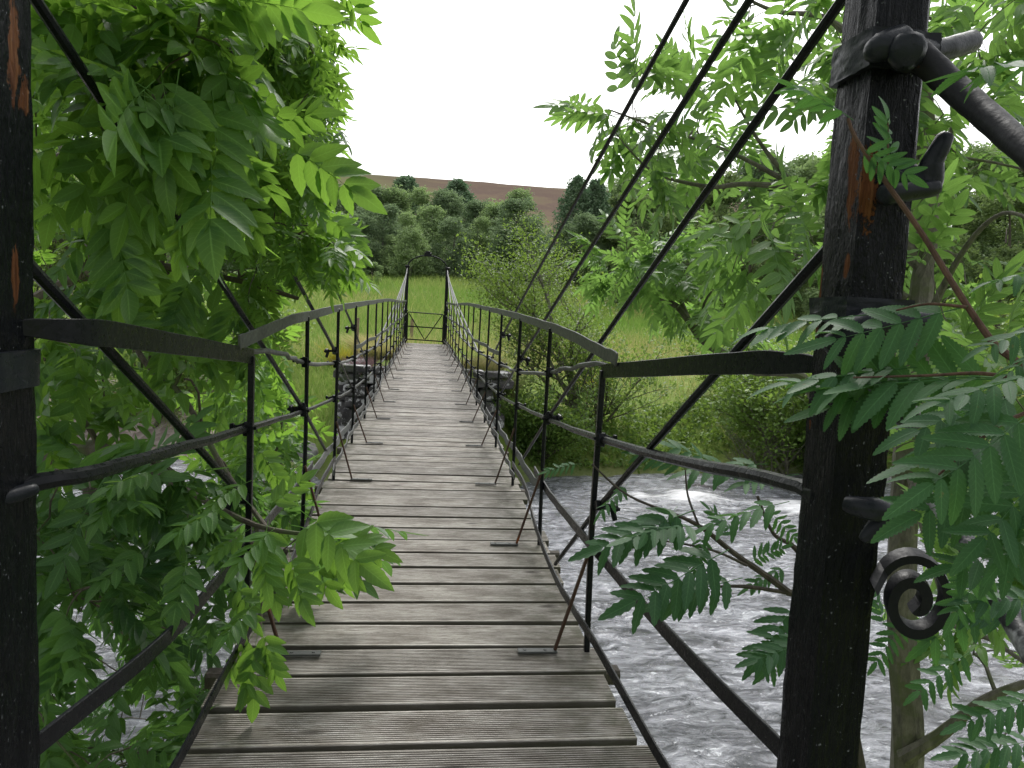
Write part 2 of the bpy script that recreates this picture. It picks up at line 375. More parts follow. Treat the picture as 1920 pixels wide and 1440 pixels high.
# gravel beach on the left, a thin sheet that follows the ground
gx = np.arange(-16, -3.2, .25); gy = np.arange(13.2, 19.5, .25)
X, Y = np.meshgrid(gx, gy); Z = gz(X, Y)
ed = np.minimum.reduce([np.clip((X+16)/1., 0, 1), np.clip((-3.4-X)/1.5, 0, 1), np.clip((19.3-Y+.4*np.sin(X*1.3))/1.2, 0, 1)])
V = np.stack([X, Y, Z+.05*ed*1.6-.04*(1-ed)], -1).reshape(-1, 3); nx = len(gx)
i = (np.arange(len(gy)-1)[:, None]*nx+np.arange(nx-1)[None]).ravel()
tag(link('gravel_beach', arr_mesh('gravel_beach', V, np.stack([i, i+1, i+nx+1, i+nx], 1), M['gravel'])), kind='structure')
# river
xs = np.concatenate([np.linspace(-120, -12, 110), np.arange(-11.9, 12, .07), np.linspace(12.1, 120, 110)]); ys = np.arange(2.0, 17.2, .07)
X, Y = np.meshgrid(xs, ys)
rap = np.exp(-((Y-11.2-.5*np.sin(X*.7))/1.3)**2)*np.clip((X+1)/3, 0, 1)+.55*np.exp(-((Y-8.2+.4*X)/.9)**2)*np.clip((X)/3, 0, 1)+.25
hz = .055*wn(X*.7, Y, 21, 5, 1.9)*(.6+1.1*rap)+.03*rap*wn(X, Y, 22, 4, 6.)+.012*wn(X, Y, 23, 3, 12)
V = np.stack([X, Y, WZ+hz], -1).reshape(-1, 3); nx = len(xs)
i = (np.arange(len(ys)-1)[:, None]*nx+np.arange(nx-1)[None]).ravel()
foam = np.clip(rap*.55+hz*3.2*(.4+rap), 0, 1.2)
tag(link('river', arr_mesh('river', V, np.stack([i, i+1, i+nx+1, i+nx], 1), M['water'], extra={'foam': foam.ravel()})), kind='structure')

# ------------------------------------------------------------------ the footbridge
BR = empty('footbridge', 'old narrow suspension footbridge with grooved grey deck boards and black iron railings', 'footbridge', (.04, 1, 0))
bpy.context.view_layer.update()
ORG = np.array([.04, 1., 0.])
_lk = link
def blink(o): o.parent = BR; o.matrix_parent_inverse = Matrix.Translation(-Vector(ORG)); return o
def deckz(Y): return interp([(0, -.02), (1.6, 0), (3, .03), (5, .08), (8, .13), (12, .2), (17, .24)], Y)
def XR(Y): return interp([(0, .6), (1.0, .6), (1.9, .535), (10, .53), (17, .46)], Y)
def XL(Y): return interp([(0, -.475), (1.0, -.475), (1.9, -.45), (17, -.45)], Y)
# deck boards: grooved profile
NG = 15; W = .137; TH = .03
def board(L, R_):
    prof = [(-W/2+.003, -TH), (-W/2, -TH+.003), (-W/2, -.003), (-W/2+.003, 0)]
    g0 = -W/2+.008; p = (W-.016)/NG
    for k in range(NG):
        a = g0+k*p; prof += [(a+p*.28, 0), (a+p*.4, -.0035), (a+p*.72, -.0035), (a+p*.84, 0)]
    prof += [(W/2-.003, 0), (W/2, -.003), (W/2, -TH+.003), (W/2-.003, -TH)]
    return [(x, y, z) for x in np.linspace(L, R_, 4) for (y, z) in prof], len(prof)
NP = 100; variants = []
for k in range(9):
    vs, n = board(-.52+random.uniform(-.012, .012), .52+random.uniform(-.015, .03)); mb = MB()
    mb.grid([vs[q*n:(q+1)*n] for q in range(4)])
    me = bpy.data.meshes.new('deck_board'); me.from_pydata(mb.v, [], mb.f); me.materials.append(M['plank']); variants.append(me)
for k in range(NP):
    Y = 1.05+k*.16; z = deckz(Y); z2 = deckz(Y+.16)
    o = link('deck_board', variants[random.randrange(9)], None, (.04+random.uniform(-.006, .006)-.02*max(0, Y-10)/7, Y, z+random.uniform(-.0025, .0025)))
    o.rotation_euler = (math.atan2(z2-z, .16)+random.uniform(-.006, .006), random.uniform(-.004, .004), random.uniform(-.005, .005)); blink(o)
BY = [Y for Y in np.arange(2.0, 17, 1.0)]
# bearers and underside rods
for Y in BY:
    mb = MB(); z = deckz(Y)-.052-.012
    mb.bar([(-.55, Y+.04, z), (.63 if Y < 12 else .56, Y+.04, z)], .045, .05); blink(mb.build('bearer', M['bearer']))
for s, xf in ((-1, XL), (1, XR)):
    mb = MB(); mb.tube([(s*.33, Y, deckz(Y)-.105) for Y in np.linspace(.8, 17.3, 24)], .012, 6); blink(mb.build('under_rod', M['iron']))
RT1 = [(1.05, .95), (1.12, .945), (1.35, .925), (2.08, .85)]
RT2 = [(1.93, .895), (2.1, .905), (2.6, .94), (3.2, .962), (4.4, 1.), (6.2, 1.04), (8.9, 1.1), (11, 1.12), (13, 1.13), (16.95, 1.2)]
UM = [(2.08, .87), (2.6, .82), (3., .77), (3.95, .69), (4.9, .655), (6.2, .635), (8, .61), (10, .62), (12, .68), (14, .8), (16.95, 1.15)]
MD = [(1.055, .757), (1.14, .75), (1.46, .71), (2.07, .65), (3., .57), (4., .5), (4.8, .45), (6., .415), (7.5, .395), (10, .41), (13, .5), (16.95, .72)]
T3 = [(5.0, .73), (6.1, .725), (7.6, .725), (9.2, .77), (11.2, .8), (14, .84), (16.95, .9)]
K1 = [(1.06, .34), (1.5, .32), (2.3, .305), (2.85, .285), (3.3, .29)]
K1b = [(3.15, .25), (4., .24), (5, .22), (6, .215), (8, .22), (10, .25), (13, .31), (16.95, .36)]
K0 = [(1.06, .05), (1.32, .09), (1.87, .125), (2.44, .09), (2.93, .13), (3.27, .21), (3.8, .215)]
K0b = [(3.7, .16), (4.2, .19), (4.8, .22), (5.4, .2), (6, .24), (7, .21), (8, .25), (9, .23), (10, .27), (12, .28), (14, .33), (16.9, .33)]
def curve3(tab, xf, dx=0, jit=.006, n=5):
    P = []
    for (y, z) in tab: P.append((xf(y)+dx, y, z))
    if tab[0][0] < 1.1: P = [(p[0], p[1], p[2]-(.022*max(0, 1.7-p[1])/.6 if p[0] < 0 and tab is MD else 0)) for p in P]; P[0] = (.605, .995, P[0][2]) if P[0][0] > 0 else (-.53, 1.045, P[0][2])
    P = smoothpts(P, n); return [Vector((p.x+random.uniform(-jit, jit)*(.3 if p.y < 2 else 1), p.y, p.z+random.uniform(-jit, jit)*.7)) for p in P]
def rod_end(s, xf, y0, z0, y1, z1, over, r, zup=0.):
    # stay rod from the pylon through its clamp and on down past the baluster
    k = (z1-z0)/(y1-y0); y2 = y1+over; z2 = z1+k*over
    yn = 1.0 if s > 0 else 1.05; z0 = z0+k*(yn-y0); y0 = yn; x0 = .61 if s > 0 else -.53; x1 = xf(y1)+s*.012; x2 = xf(y2)+s*.02
    z0 += zup; z2 = z1+(z1-z0)/(y1-y0)*over*.95
    return [(x0, y0, z0), ((x0+x1)/2, (y0+y1)/2, (z0+z1)/2+.004), (x1, y1, z1), (x2, y2, z2)]
def clampbits(mb, x, y, z, s, a=.0):
    mb.box((x, y, z), (.026, .03, .04), jit=.002); mb.box((x+s*.02, y-.004, z+.004), (.03, .016, .018), Matrix.Rotation(.4*s, 3, 'Y'))
    mb.tube([(x-s*.022, y, z+.002), (x+s*.05, y+.004, z+.006)], .005, 6); mb.box((x+s*.043, y, z+.006), (.01, .017, .017))
for s, xf in ((-1, XL), (1, XR)):
    off = -s*.006
    mb = MB(); P = curve3(RT1, xf, 0, .001); n = len(P)
    mb.bar(P, .04, .007, hs=[.018+.023*min(1, i/6) for i in range(n)], upv=(.0, 0, 1)); mb.tube([P[0]+Vector((s*.03, -.01, 0)), P[0], P[1]], [.012, .013, .008], 8)
    o = blink(mb.build('handrail', M['iron'])); o['label'] = 'short flat black handrail bar bolted to the near post'
    mb = MB(); P = curve3(RT2, xf, 0, .003); mb.bar(P, .037, .006); blink(mb.build('handrail', M['iron_grey']))
    mb = MB(); mb.tube(curve3(UM, xf, s*.012, .008, 4), .0085, 7, .12); blink(mb.build('cable', M['iron_grey']))
    mb = MB(); P = curve3(MD, xf, s*.012, .003, 4); mb.tube(P, [.0125-.004*min(1, max(0, (p.y-1.2)/2)) for p in P], 8, .06)
    mb.tube([P[0]+Vector((s*.03, -.006, 0)), P[0]+Vector((0, .016, -.001)), P[0]+Vector((0, .024, -.001))], [.02, .021, .016], 10); blink(mb.build('middle_rail', M['iron_grey'] if 0 else M['iron']))
    mb = MB(); mb.bar(curve3(T3, xf, -s*.004, .012, 4), .03, .006); blink(mb.build('thin_rail', M['iron_grey']))
    for K, dx in ((K1, .01), (K1b, .01)):
        mb = MB(); mb.bar(curve3(K, xf, s*dx, .002 if K is K1 else .01, 5), .034, .007, upv=(0, 0, 1) if K is K1 else (s*.3, 0, 1)); blink(mb.build('lower_rail', M['iron'] if K is K1 else M['iron_grey']))
    for K in (K0, K0b):
        mb = MB(); P = curve3(K, xf, -s*.03, .002 if K is K0 else .012, 5); mb.bar(P, .028, .006); blink(mb.build('kick_rail', M['iron'] if K is K0 else M['iron_grey']))
    # balusters with clamps, braces and foot plates
    for bi, Y in enumerate(BY):
        Y = float(Y)+random.uniform(-.02, .02)+(.06 if bi == 0 else .02*random.random()) ; x = xf(Y); zt = (.845 if bi == 0 else interp(RT2, Y)-.01); zb = deckz(Y)-.075
        q = random.uniform(-.012, .012)
        mb = MB(); P = [(x, Y-.02, zb), (x-s*.002, Y+q, (zt+zb)/2), (x, Y, zt)]
        if bi == 0: mb.bar(P, .016, .02, upv=(1, 0, 0))
        else: mb.tube(smoothpts(P, 3), [.0085]*7, 7, .08)
        mb.box((x, Y, zt-.002), (.016, .02, .02)); o = blink(mb.build('baluster', M['iron']))
        for tab in ((MD, UM) if bi > 0 else (MD,)):
            mb = MB(); clampbits(mb, x+s*.006, Y, interp(tab, Y), s); c = mb.build('clamp', M['iron']); c.parent = o
        mb = MB(); yy = Y-.03; zd = deckz(Y)
        h = .3 if bi < 3 else .24; xi = x-s*.1
        mb.bar([(x-s*.006, Y-.012, zd+h+.02), (x-s*.012, Y-.012, zd+h), (xi, yy, zd+.012)], .014, .008, upv=(0, 1, 0))
        blink(mb.build('foot_brace', M['iron_rust']))
        mb = MB(); mb.bar([(xi+s*.006, yy, zd+.0085), (xi-s*.11, yy, zd+.0085)], .026, .006, upv=(0, 1, 0))
        mb.tube([(xi-s*.03, yy, zd+.01), (xi-s*.03, yy, zd+.0135)], .005, 6); mb.tube([(xi-s*.09, yy, zd+.01), (xi-s*.09, yy, zd+.0135)], .005, 6)
        blink(mb.build('foot_plate', M['iron_grey']))
    # stay rods from the near pylon
    rods = [(.94, 1.08, 2.06, .455, .66 if s > 0 else 0.08, .0115), (.93, 1.37, 3.0, .585, .9, .0105), (.95, 1.55, 4.02, .76, 1.0, .0105), (1.0, 1.71, 5.0, .86, 1.3, .0095)]
    for k, (y0, z0, y1, z1, ov, r) in enumerate(rods):
        P = rod_end(s, xf, y0, z0, y1, z1, ov, r, ((.10, .17, .20, .25) if s > 0 else (.04, .1, .15, .2))[k]); mb = MB(); r *= .78; mb.tube(P, [r, r, r*.95, r*.85], 8, .03); blink(mb.build('stay_rod', M['iron']))
        mb = MB(); x, y, z = P[2]; mb.box((x, y, z), (.03, .05, .03), Matrix.Rotation(-.4, 3, 'X'), .002)
        for t in (-.014, .016): mb.tube([(x-s*.01, y+t, z), (x+s*.055, y+t-.01, z-.004)], .006, 6); mb.box((x+s*.045, y+t, z-.002), (.012, .018, .018), Matrix.Rotation(.5, 3, 'X'))
        mb.bar([(x+s*.03, y-.02, z+.005), (x+s*.04, y-.035, z-.035)], .016, .008); blink(mb.build('rod_clamp', M['iron']))
    # stays from the far tower
    for k, (y1, z1) in enumerate(((13.2, .62), (10.6, .62), (8.8, .6), (7.2, .6))):
        x0 = s*.455; mb = MB(); mb.tube([(x0, 16.95, 1.93-.03*k), ((x0+xf(y1))/2+s*.012, (16.95+y1)/2, (1.93+z1)/2-.05-.02*k), (xf(y1)+s*.015, y1, z1)], .011, 6); blink(mb.build('stay_rod', M['iron_grey']))

# pylons ----------------------------------------------------------------
def dense_post(mb, x0, x1, y0, y1, z0, z1, amp, seed, flare=0.0, nz=150):
    r = np.random.default_rng(seed); rings = []; ph = r.uniform(0, 6.28, (40,))
    per = []; m = 9
    for a in range(m): per.append((a/m, 0))
    for a in range(m): per.append((1, a/m))
    for a in range(m): per.append((1-a/m, 1))
    for a in range(m): per.append((0, 1-a/m))
    groove = [amp*2.6 if random.random() < .16 else 0 for _ in per]
    for k in range(nz):
        t = k/(nz-1); z = z0+(z1-z0)*t; fl = flare*max(0, (.30-t)/.30)**2; ring = []
        for j, (u, v) in enumerate(per):
            nx, ny = (u-.5)*2, (v-.5)*2; c = max(abs(nx), abs(ny)); rnd = 1-.035*(abs(nx)*abs(ny))**3
            dd = amp*(sin(z*17+ph[j % 40])*.5+sin(z*43+ph[(j*3) % 40])*.35+r.normal()*.35)-groove[j]*(.5+.5*sin(z*3.1+ph[(j*7) % 40]))
            ring.append(((x0+x1)/2+((x1-x0)/2+dd+fl)*nx*rnd, (y0+y1)/2+((y1-y0)/2+dd)*ny*rnd, z))
        rings.append(ring)
    mb.grid(rings)
def pylon(s, x0, x1, y0, y1, spots, lab):
    mb = MB(); dense_post(mb, x0, x1, y0, y1, -.9, 2.15, .0011, 5+s, .03 if s > 0 else 0)
    o = blink(mb.build('pylon_post', tar('tarred_timber_%s' % ('east' if s > 0 else 'west'), spots))); o['label'] = lab
    cx, cy = (x0+x1)/2, (y0+y1)/2; w_, d_ = x1-x0, y1-y0
    def sub(mb, nm): 
        q = mb.build(nm, M['ironlump']); q.parent = o
        return q
    def collar(z, h):
        mb = MB(); dense_post(mb, x0-.009, x1+.009, y0-.009, y1+.009, z-h/2, z+h/2, .0016, int(z*100), 0, 12); return mb
    return o, sub, collar, cx, cy
from mathutils import noise as mn
def rough(pts, r, n=18, seed=0, amp=.06, k=.72):
    r0 = [q*k for q in (r if isinstance(r, (list, tuple)) else [r]*len(pts))]; P = smoothpts(pts, 7); rr = list(np.interp(np.linspace(0, len(r0)-1, len(P)), range(len(r0)), r0))
    d0 = (P[0]-P[1]).normalized(); d1 = (P[-1]-P[-2]).normalized()
    P = [P[0]+d0*rr[0]*.5, P[0]+d0*rr[0]*.35]+P+[P[-1]+d1*rr[-1]*.35, P[-1]+d1*rr[-1]*.5]; rr = [rr[0]*.45, rr[0]*.82]+rr+[rr[-1]*.82, rr[-1]*.45]
    mb = MB(); mb.tube(P, rr, n); o_ = Vector((seed*3.1, 0, 0))
    mb.v = [tuple(Vector(v)+(mn.noise_vector(Vector(v)*45+o_)*.9+mn.noise_vector(Vector(v)*130+o_)*.5)*amp*max(r0)) for v in mb.v]; return mb
M['ironlump'] = iron('lumpy_black_paint', (.004, .005, .007), (.022, .025, .032), .33, .15)
M['worn_white'] = iron('flaking_pale_paint', (.008, .009, .011), (.03, .033, .036), .45, 1.9, (.3, .31, .33))
M['worn_rust'] = iron('flaking_rust_paint', (.006, .006, .008), (.03, .03, .035), .5, 1.0, (.26, .07, .018))
# right pylon
x0, x1, y0, y1 = .592, .674, .945, 1.03
o, sub, collar, cx, cy = pylon(1, x0, x1, y0, y1, [(.592, .965, 1.22, .02, .1), (.604, .945, 1.2, .02, .1), (.592, 1.025, 1.05, .008, .085), (.592, .96, 1.09, .01, .022), (.592, 1.02, .86, .007, .02)], 'black tarred timber post at the right, paint flaked to orange wood')
def P3(x, y, d): return tuple(at(x, y, d))
dpt = pix((x0+.02, y0, 1.35))[2]
sub(collar(1.375, .05), 'collar')
# bolt head in front of the collar, arm to the right, slanting strut
mb = rough([P3(1700, 100, dpt), P3(1700, 95, dpt-.06)], [.034, .031], 16, 3, .09); sub(mb, 'bolt')
mb = rough([P3(1690, 75, dpt-.03), P3(1650, 90, dpt-.04), P3(1632, 105, dpt-.02)], [.026, .026, .012], 14, 4, .1); sub(mb, 'bolt')
mb = rough([P3(1700, 95, dpt-.01), P3(1760, 95, dpt+.02), P3(1822, 78, dpt+.06)], [.024, .021, .022], 14, 5, .08); sub(mb, 'bracket_arm')
mb = rough([P3(1720, 100, dpt-.02), P3(1790, 165, dpt-.05), P3(1870, 235, dpt-.12), P3(1960, 315, dpt-.2)], [.026, .024, .022, .02], 16, 6, .07)
q = mb.build('strut', M['worn_rust']); q.parent = o
mb = rough([P3(1690, 330, dpt+.02), P3(1735, 345, dpt+.01), P3(1750, 300, dpt), P3(1772, 258, dpt-.005)], [.03, .028, .019, .015], 14, 7, .08); sub(mb, 'bracket')
mb = rough([P3(1660, 365, dpt-.01), P3(1752, 352, dpt)], [.02, .016], 12, 7, .1); sub(mb, 'bracket')
sub(collar(1.03, .035), 'collar')
mb = rough([P3(1560, 650, dpt-.02), P3(1640, 610, dpt-.03), P3(1745, 605, dpt-.02)], [.024, .03, .02], 14, 8, .08); sub(mb, 'bracket')
mb = rough([P3(1585, 725, dpt-.02), P3(1680, 765, dpt-.02), P3(1712, 790, dpt)], [.02, .028, .018], 14, 9, .1); sub(mb, 'bracket')
mb = rough([P3(1590, 945, dpt-.01), P3(1640, 955, dpt-.03), P3(1692, 955, dpt)], [.016, .022, .016], 14, 10, .08); sub(mb, 'bracket')
mb = rough([P3(1620, 1010, dpt-.01), P3(1655, 975, dpt-.01), P3(1690, 945, dpt)], [.01, .02, .012], 12, 11, .08); sub(mb, 'bracket')
mb = rough([P3(1750, 935, dpt+.05), P3(1810, 1015, dpt), P3(1880, 1130, dpt-.1), P3(1960, 1260, dpt-.2)], [.016, .019, .019, .02], 16, 12, .05)
q = mb.build('strut', M['worn_white']); q.parent = o
# scroll
pts = []; c0 = (1712, 1120)
for k in range(60):
    t = k/59; a = radians(-150+t*590); R_ = 76*(1-t)**.8+9; pts.append(P3(c0[0]+cos(a)*R_*.86, c0[1]+sin(a)*R_+4*t, dpt+.06))
pts = [P3(1638, 1102, dpt+.02)]+pts[1:]
mb = MB(); N_ = len(pts); f3 = Vector(Fw)
rings = []
PV = [Vector(p) for p in pts]
for i, p in enumerate(PV):
    dd = (PV[min(i+1, N_-1)]-PV[max(i-1, 0)]).normalized(); a = dd.cross(f3).normalized(); h = .0055+.003*(i/N_)
    bq = Vector((.25, .9, .25)).normalized()*.011
    rings.append([p-a*h-bq, p+a*h-bq, p+a*h*1.15, p+a*h+bq, p-a*h+bq, p-a*h*1.15])
mb.grid(rings); q = mb.build('scroll', iron('matt_black_iron', (.002, .0025, .004), (.008, .009, .012), .5, 0)); q.parent = o
# left pylon
x0, x1, y0, y1 = -.625, -.515, .97, 1.085
o, sub, collar, cx, cy = pylon(-1, x0, x1, y0, y1, [(-.515, 1.04, 1.30, .026, .11), (-.515, 1.06, 1.25, .02, .05), (-.515, 1.035, 1.02, .016, .06), (-.515, 1.05, 1.42, .01, .03)], 'black tarred timber post cut by the left edge of the photo')
sub(collar(1.475, .055), 'collar'); sub(collar(.895, .05), 'collar')
mb = rough([(-.57, .965, .72), (-.53, 1.0, .725), (-.505, 1.05, .73)], [.02, .016, .014], 12, 13, .08); sub(mb, 'bolt')
# near arch high above the frame, and far tower with gate
def arch(mb, xa, xb, y, z, h, r): mb.tube([((xa+xb)/2-(xb-xa)/2*cos(pi*t/16), y, z+h*sin(pi*t/16)) for t in range(17)], r, 8)
mb = MB(); arch(mb, -.58, .65, 1.02, 2.12, .45, .02); blink(mb.build('arch', M['iron']))
mb = MB(); arch(mb, -.455, .455, 17.05, 1.95, .3, .016); o = blink(mb.build('arch', M['iron'])); o['label'] = 'thin round arch over the far gateway'
mb = MB(); mb.box((0, 17.03, 2.27), (.17, .03, .09)); mb.box((0, 17.03, 2.33), (.1, .02, .04)); q = mb.build('crest', M['iron']); q.parent = o; 
for s in (-1, 1):
    mb = MB(); mb.bar([(s*.46, 17.05, -.4), (s*.455, 17.05, 1.96)], .075, .06, upv=(1, 0, 0)); mb.box((s*.455, 17.05, 1.98), (.11, .1, .05)); mb.box((s*.455, 17.05, .98), (.09, .09, .05)); blink(mb.build('tower_post', M['iron']))
GT = MB(); gx0, gx1 = -.41, .41; yg = 17.12
GT.tube([(gx0, yg, .27), (gx0, yg, .93), (gx0+.01, yg, .945), (gx1-.01, yg, .925), (gx1, yg, .91), (gx1, yg, .27)], .013, 8); gate = blink(GT.build('gate', M['iron']))
gate['label'] = 'low black iron gate closing the far end'
for z in (.31, .61): mb = MB(); mb.bar([(gx0, yg, z+.01), (gx1, yg, z-.01)], .028, .014); q = mb.build('gate_rail', M['iron']); q.parent = gate
for sx in (-1, 1): mb = MB(); mb.bar([(sx*.38, yg+.012, .91), (0.01*sx, yg+.012, .33)], .022, .01, upv=(1, 0, 0)); q = mb.build('gate_brace', M['iron']); q.parent = gate
# threshold slab behind the first board (underfoot)
mb = MB(); mb.box((.04, -1.6, -.09), (1.5, 5.1, .16), ch=.05); tag(mb.build('path', M['rock']), kind='structure')

# ------------------------------------------------------------------ stone pier under the far end
def pier():
    root = MB(); rr = random.Random(3)
    def face(ax, c, a0, a1, z0, z1, nrm):
        z = z0
        while z < z1:
            h = rr.uniform(.16, .34); h = min(h, z1-z+.02); a = a0-rr.uniform(0, .2)
            while a < a1:
                l = rr.uniform(.2, .62); m_ = a+l/2; dpt_ = rr.uniform(.0, .07)
                ctr = (c+nrm*dpt_, m_, z+h/2) if ax == 'x' else (m_, c+nrm*dpt_, z+h/2)
                szs = (.34, l-.025, h-.025) if ax == 'x' else (l-.025, .34, h-.025)
                root.box(ctr, szs, Matrix.Rotation(rr.uniform(-.04, .04), 3, 'Z') @ Matrix.Rotation(rr.uniform(-.04, .04), 3, 'Y'), .012, .16); a += l
            z += h
    face('y', 12.7, -1.3, 1.2, -2.6, -.0, -1); face('x', -1.28, 12.8, 17.2, -2.4, -.05, -1); face('x', 1.2, 12.8, 17.2, -2.4, -.1, 1)
    root.box((-.04, 15.1, -1.35), (2.35, 4.6, 2.2), ch=.02)
    return root
tag(pier().build('stone_pier', M['stone'], origin=(0, 15, -2.4)), 'dark rubble stone pier blotched with pale lichen under the far end of the bridge', 'pier')

# ------------------------------------------------------------------ leaves
def leaflet(L, wd, Sg, shape, serr, fold, curl, rng):
    """grid (Sg+1) x 3 along +Y, returns verts, lf"""
    t = np.linspace(0, 1, Sg+1)
    if shape == 'ash': wv = (t**.62)*((1-t)**.95); wv /= wv.max()
    elif shape == 'rowan': wv = np.clip(np.sin(pi*np.clip(t, 0, 1)**.85), 0, 1)**.55*(1-.25*t)
    else: wv = np.sin(pi*t**.8)**.8
    wv[0] = .05; wv[-1] = .02
    e = np.zeros(Sg+1)
    if serr: e[1:-1:2] = serr; e[2:-1:2] = -serr
    V = []; LF = []
    for s in (-1, 0, 1):
        x = s*wd/2*wv*(1+(e if s else 0)); z = abs(s)*wv*wd/2*fold-curl*L*t*t; y = L*t-(np.abs(e)*L/Sg*.7*(e < 0) if s else 0)
        V.append(np.stack([x, y, z], 1)); LF.append(np.stack([np.full_like(t, s), t, t*0], 1))
    V = np.stack(V, 1).reshape(-1, 3); LF = np.stack(LF, 1).reshape(-1, 3)
    Q = []
    for k in range(Sg):
        for c in (0, 1): Q.append((k*3+c, k*3+c+1, k*3+c+4, k*3+c+3))
    return V, LF, np.array(Q)
def rotm(ax, a):
    return np.array(Matrix.Rotation(a, 3, Vector(ax)))
def compound(kind, pairs, Sg, seed, droop=.25, llen=.4, lw=.4, tri_rachis=True):
    """pinnate leaf of unit length along +Y, normal +Z"""
    rng = np.random.default_rng(seed); Vs = []; Ls = []; Qs = []; nb = 0
    serr = {'ash': .05, 'rowan': .13}.get(kind, 0) if Sg >= 10 else 0
    def rach(t): return np.array([.03*sin(t*3+seed), t*(1-.12*droop*t), -droop*.5*t*t])
    ts = np.linspace(.28 if kind == 'ash' else .2, .93, pairs)
    items = [(1., 0)]+[(t, s) for t in ts for s in (-1, 1)]
    for (t, s) in items:
        L = llen*(1 if s == 0 else (.72+.28*sin(pi*min(1, .25+t*.65))))*rng.uniform(.9, 1.1)
        V, LF, Q = leaflet(L, L*lw*rng.uniform(.9, 1.1), Sg, kind, serr, rng.uniform(.02, .5), rng.uniform(-.02, .34), rng)
        if s:
            R_ = rotm((0, 0, 1), -s*radians(rng.uniform(52, 68)-14*t)); R_ = R_@rotm((1, 0, 0), -rng.uniform(.0, .45))@rotm((0, 1, 0), rng.normal()*.22)
        else: R_ = rotm((1, 0, 0), -droop*.8)
        V = V@R_.T+rach(t); Vs.append(V); Ls.append(LF); Qs.append(Q+nb); nb += len(V)
    n = 5; rr = .0065
    V = []; 
    for k in range(n+1):
        c = rach(k/n); r1 = rr*(1-.6*k/n)
        for a in (0, 2.1, 4.2): V.append(c+np.array([cos(a)*r1, 0, sin(a)*r1]))
    Q = [(k*3+j, k*3+(j+1) % 3, (k+1)*3+(j+1) % 3, (k+1)*3+j) for k in range(n) for j in range(3)]
    Vs.append(np.array(V)); Ls.append(np.tile([0., .5, 0], (len(V), 1))); Qs.append(np.array(Q)+nb)
    return np.concatenate(Vs), np.concatenate(Ls), np.concatenate(Qs)
def simple(kind, Sg, lw, seed=0):
    rng = np.random.default_rng(seed); return leaflet(1, lw, Sg, kind, 0, .2, .1, rng)
def clump(n, seed, kind='oval', lw=.6, sp=.8, Sg=2):
    rng = np.random.default_rng(seed); Vs, Ls, Qs = [], [], []; nb = 0
    for k in range(n):
        V, LF, Q = leaflet(.6, .6*lw, Sg, kind, 0, .2, .1, rng); th = rng.uniform(0, 2*pi)
        R_ = rotm((0, 0, 1), th)@rotm((1, 0, 0), rng.uniform(-1.3, .8))@rotm((0, 1, 0), rng.uniform(-1, 1))
        Vs.append(V@R_.T+rng.uniform(-sp, sp, 3)*.6); Ls.append(LF); Qs.append(Q+nb); nb += len(V)
    return np.concatenate(Vs), np.concatenate(Ls), np.concatenate(Qs)
def instance(templates, pos, rots, scales, tints):
    """rots: (n,3,3)"""
    n = len(pos); which = RN.integers(0, len(templates), n); Vo, Lo, Qo, To = [], [], [], []; nb = 0
    for k, (V, LF, Q) in enumerate(templates):
        idx = np.nonzero(which == k)[0]
        if len(idx) == 0: continue
        A = np.einsum('nij,vj->nvi', rots[idx], V)*scales[idx][:, None, None]+pos[idx][:, None, :]
        m, v = A.shape[:2]; Vo.append(A.reshape(-1, 3)); Lo.append(np.tile(LF, (m, 1))); To.append(np.repeat(tints[idx], v))
        Qo.append((Q[None]+(np.arange(m)*v)[:, None, None]+nb).reshape(-1, 4)); nb += m*v
    return np.concatenate(Vo), np.concatenate(Qo), np.concatenate(Lo), np.concatenate(To)
def frames(axis, normal):
    y = axis/np.linalg.norm(axis, axis=1, keepdims=True); z = normal-(normal*y).sum(1, keepdims=True)*y
    z /= np.linalg.norm(z, axis=1, keepdims=True)+1e-9; x = np.cross(y, z); return np.stack([x, y, z], 2)
def rsph(n): v = RN.normal(size=(n, 3)); return v/np.linalg.norm(v, axis=1, keepdims=True)
T_ash = [compound('ash', 4+(k % 3), 6, k, .2+.1*k, .38+.02*(k % 3), .34+.02*(k % 4)) for k in range(8)]
T_ashH = [compound('ash', 4+(k % 2), 12, 40+k, .15+.1*k, .44, .42) for k in range(4)]
T_ashL = [compound('ash', 4, 3, 60+k, .3+.1*k, .42, .36) for k in range(4)]
T_ashN = [compound('ash', 5+(k % 2), 5, 90+k, .2+.12*k, .36, .3) for k in range(4)]
T_row = [compound('rowan', 6+(k % 2), 10, 20+k, .12+.1*k, .34, .33) for k in range(4)]
T_rowM = [compound('rowan', 5+(k % 2), 8, 120+k, .12+.12*k, .38, .36) for k in range(5)]
T_rowH = [compound('rowan', 6, 26, 70+k, .05+.08*k, .42, .34) for k in range(3)]
T_rowL = [compound('rowan', 6, 3, 80+k, .2+.1*k, .33, .33) for k in range(4)]
T_simple = [simple('oval', 3, .62, k) for k in range(3)]
T_clump = [clump(7, k) for k in range(6)]
T_needle = [clump(9, 30+k, 'oval', .25, .7) for k in range(4)]

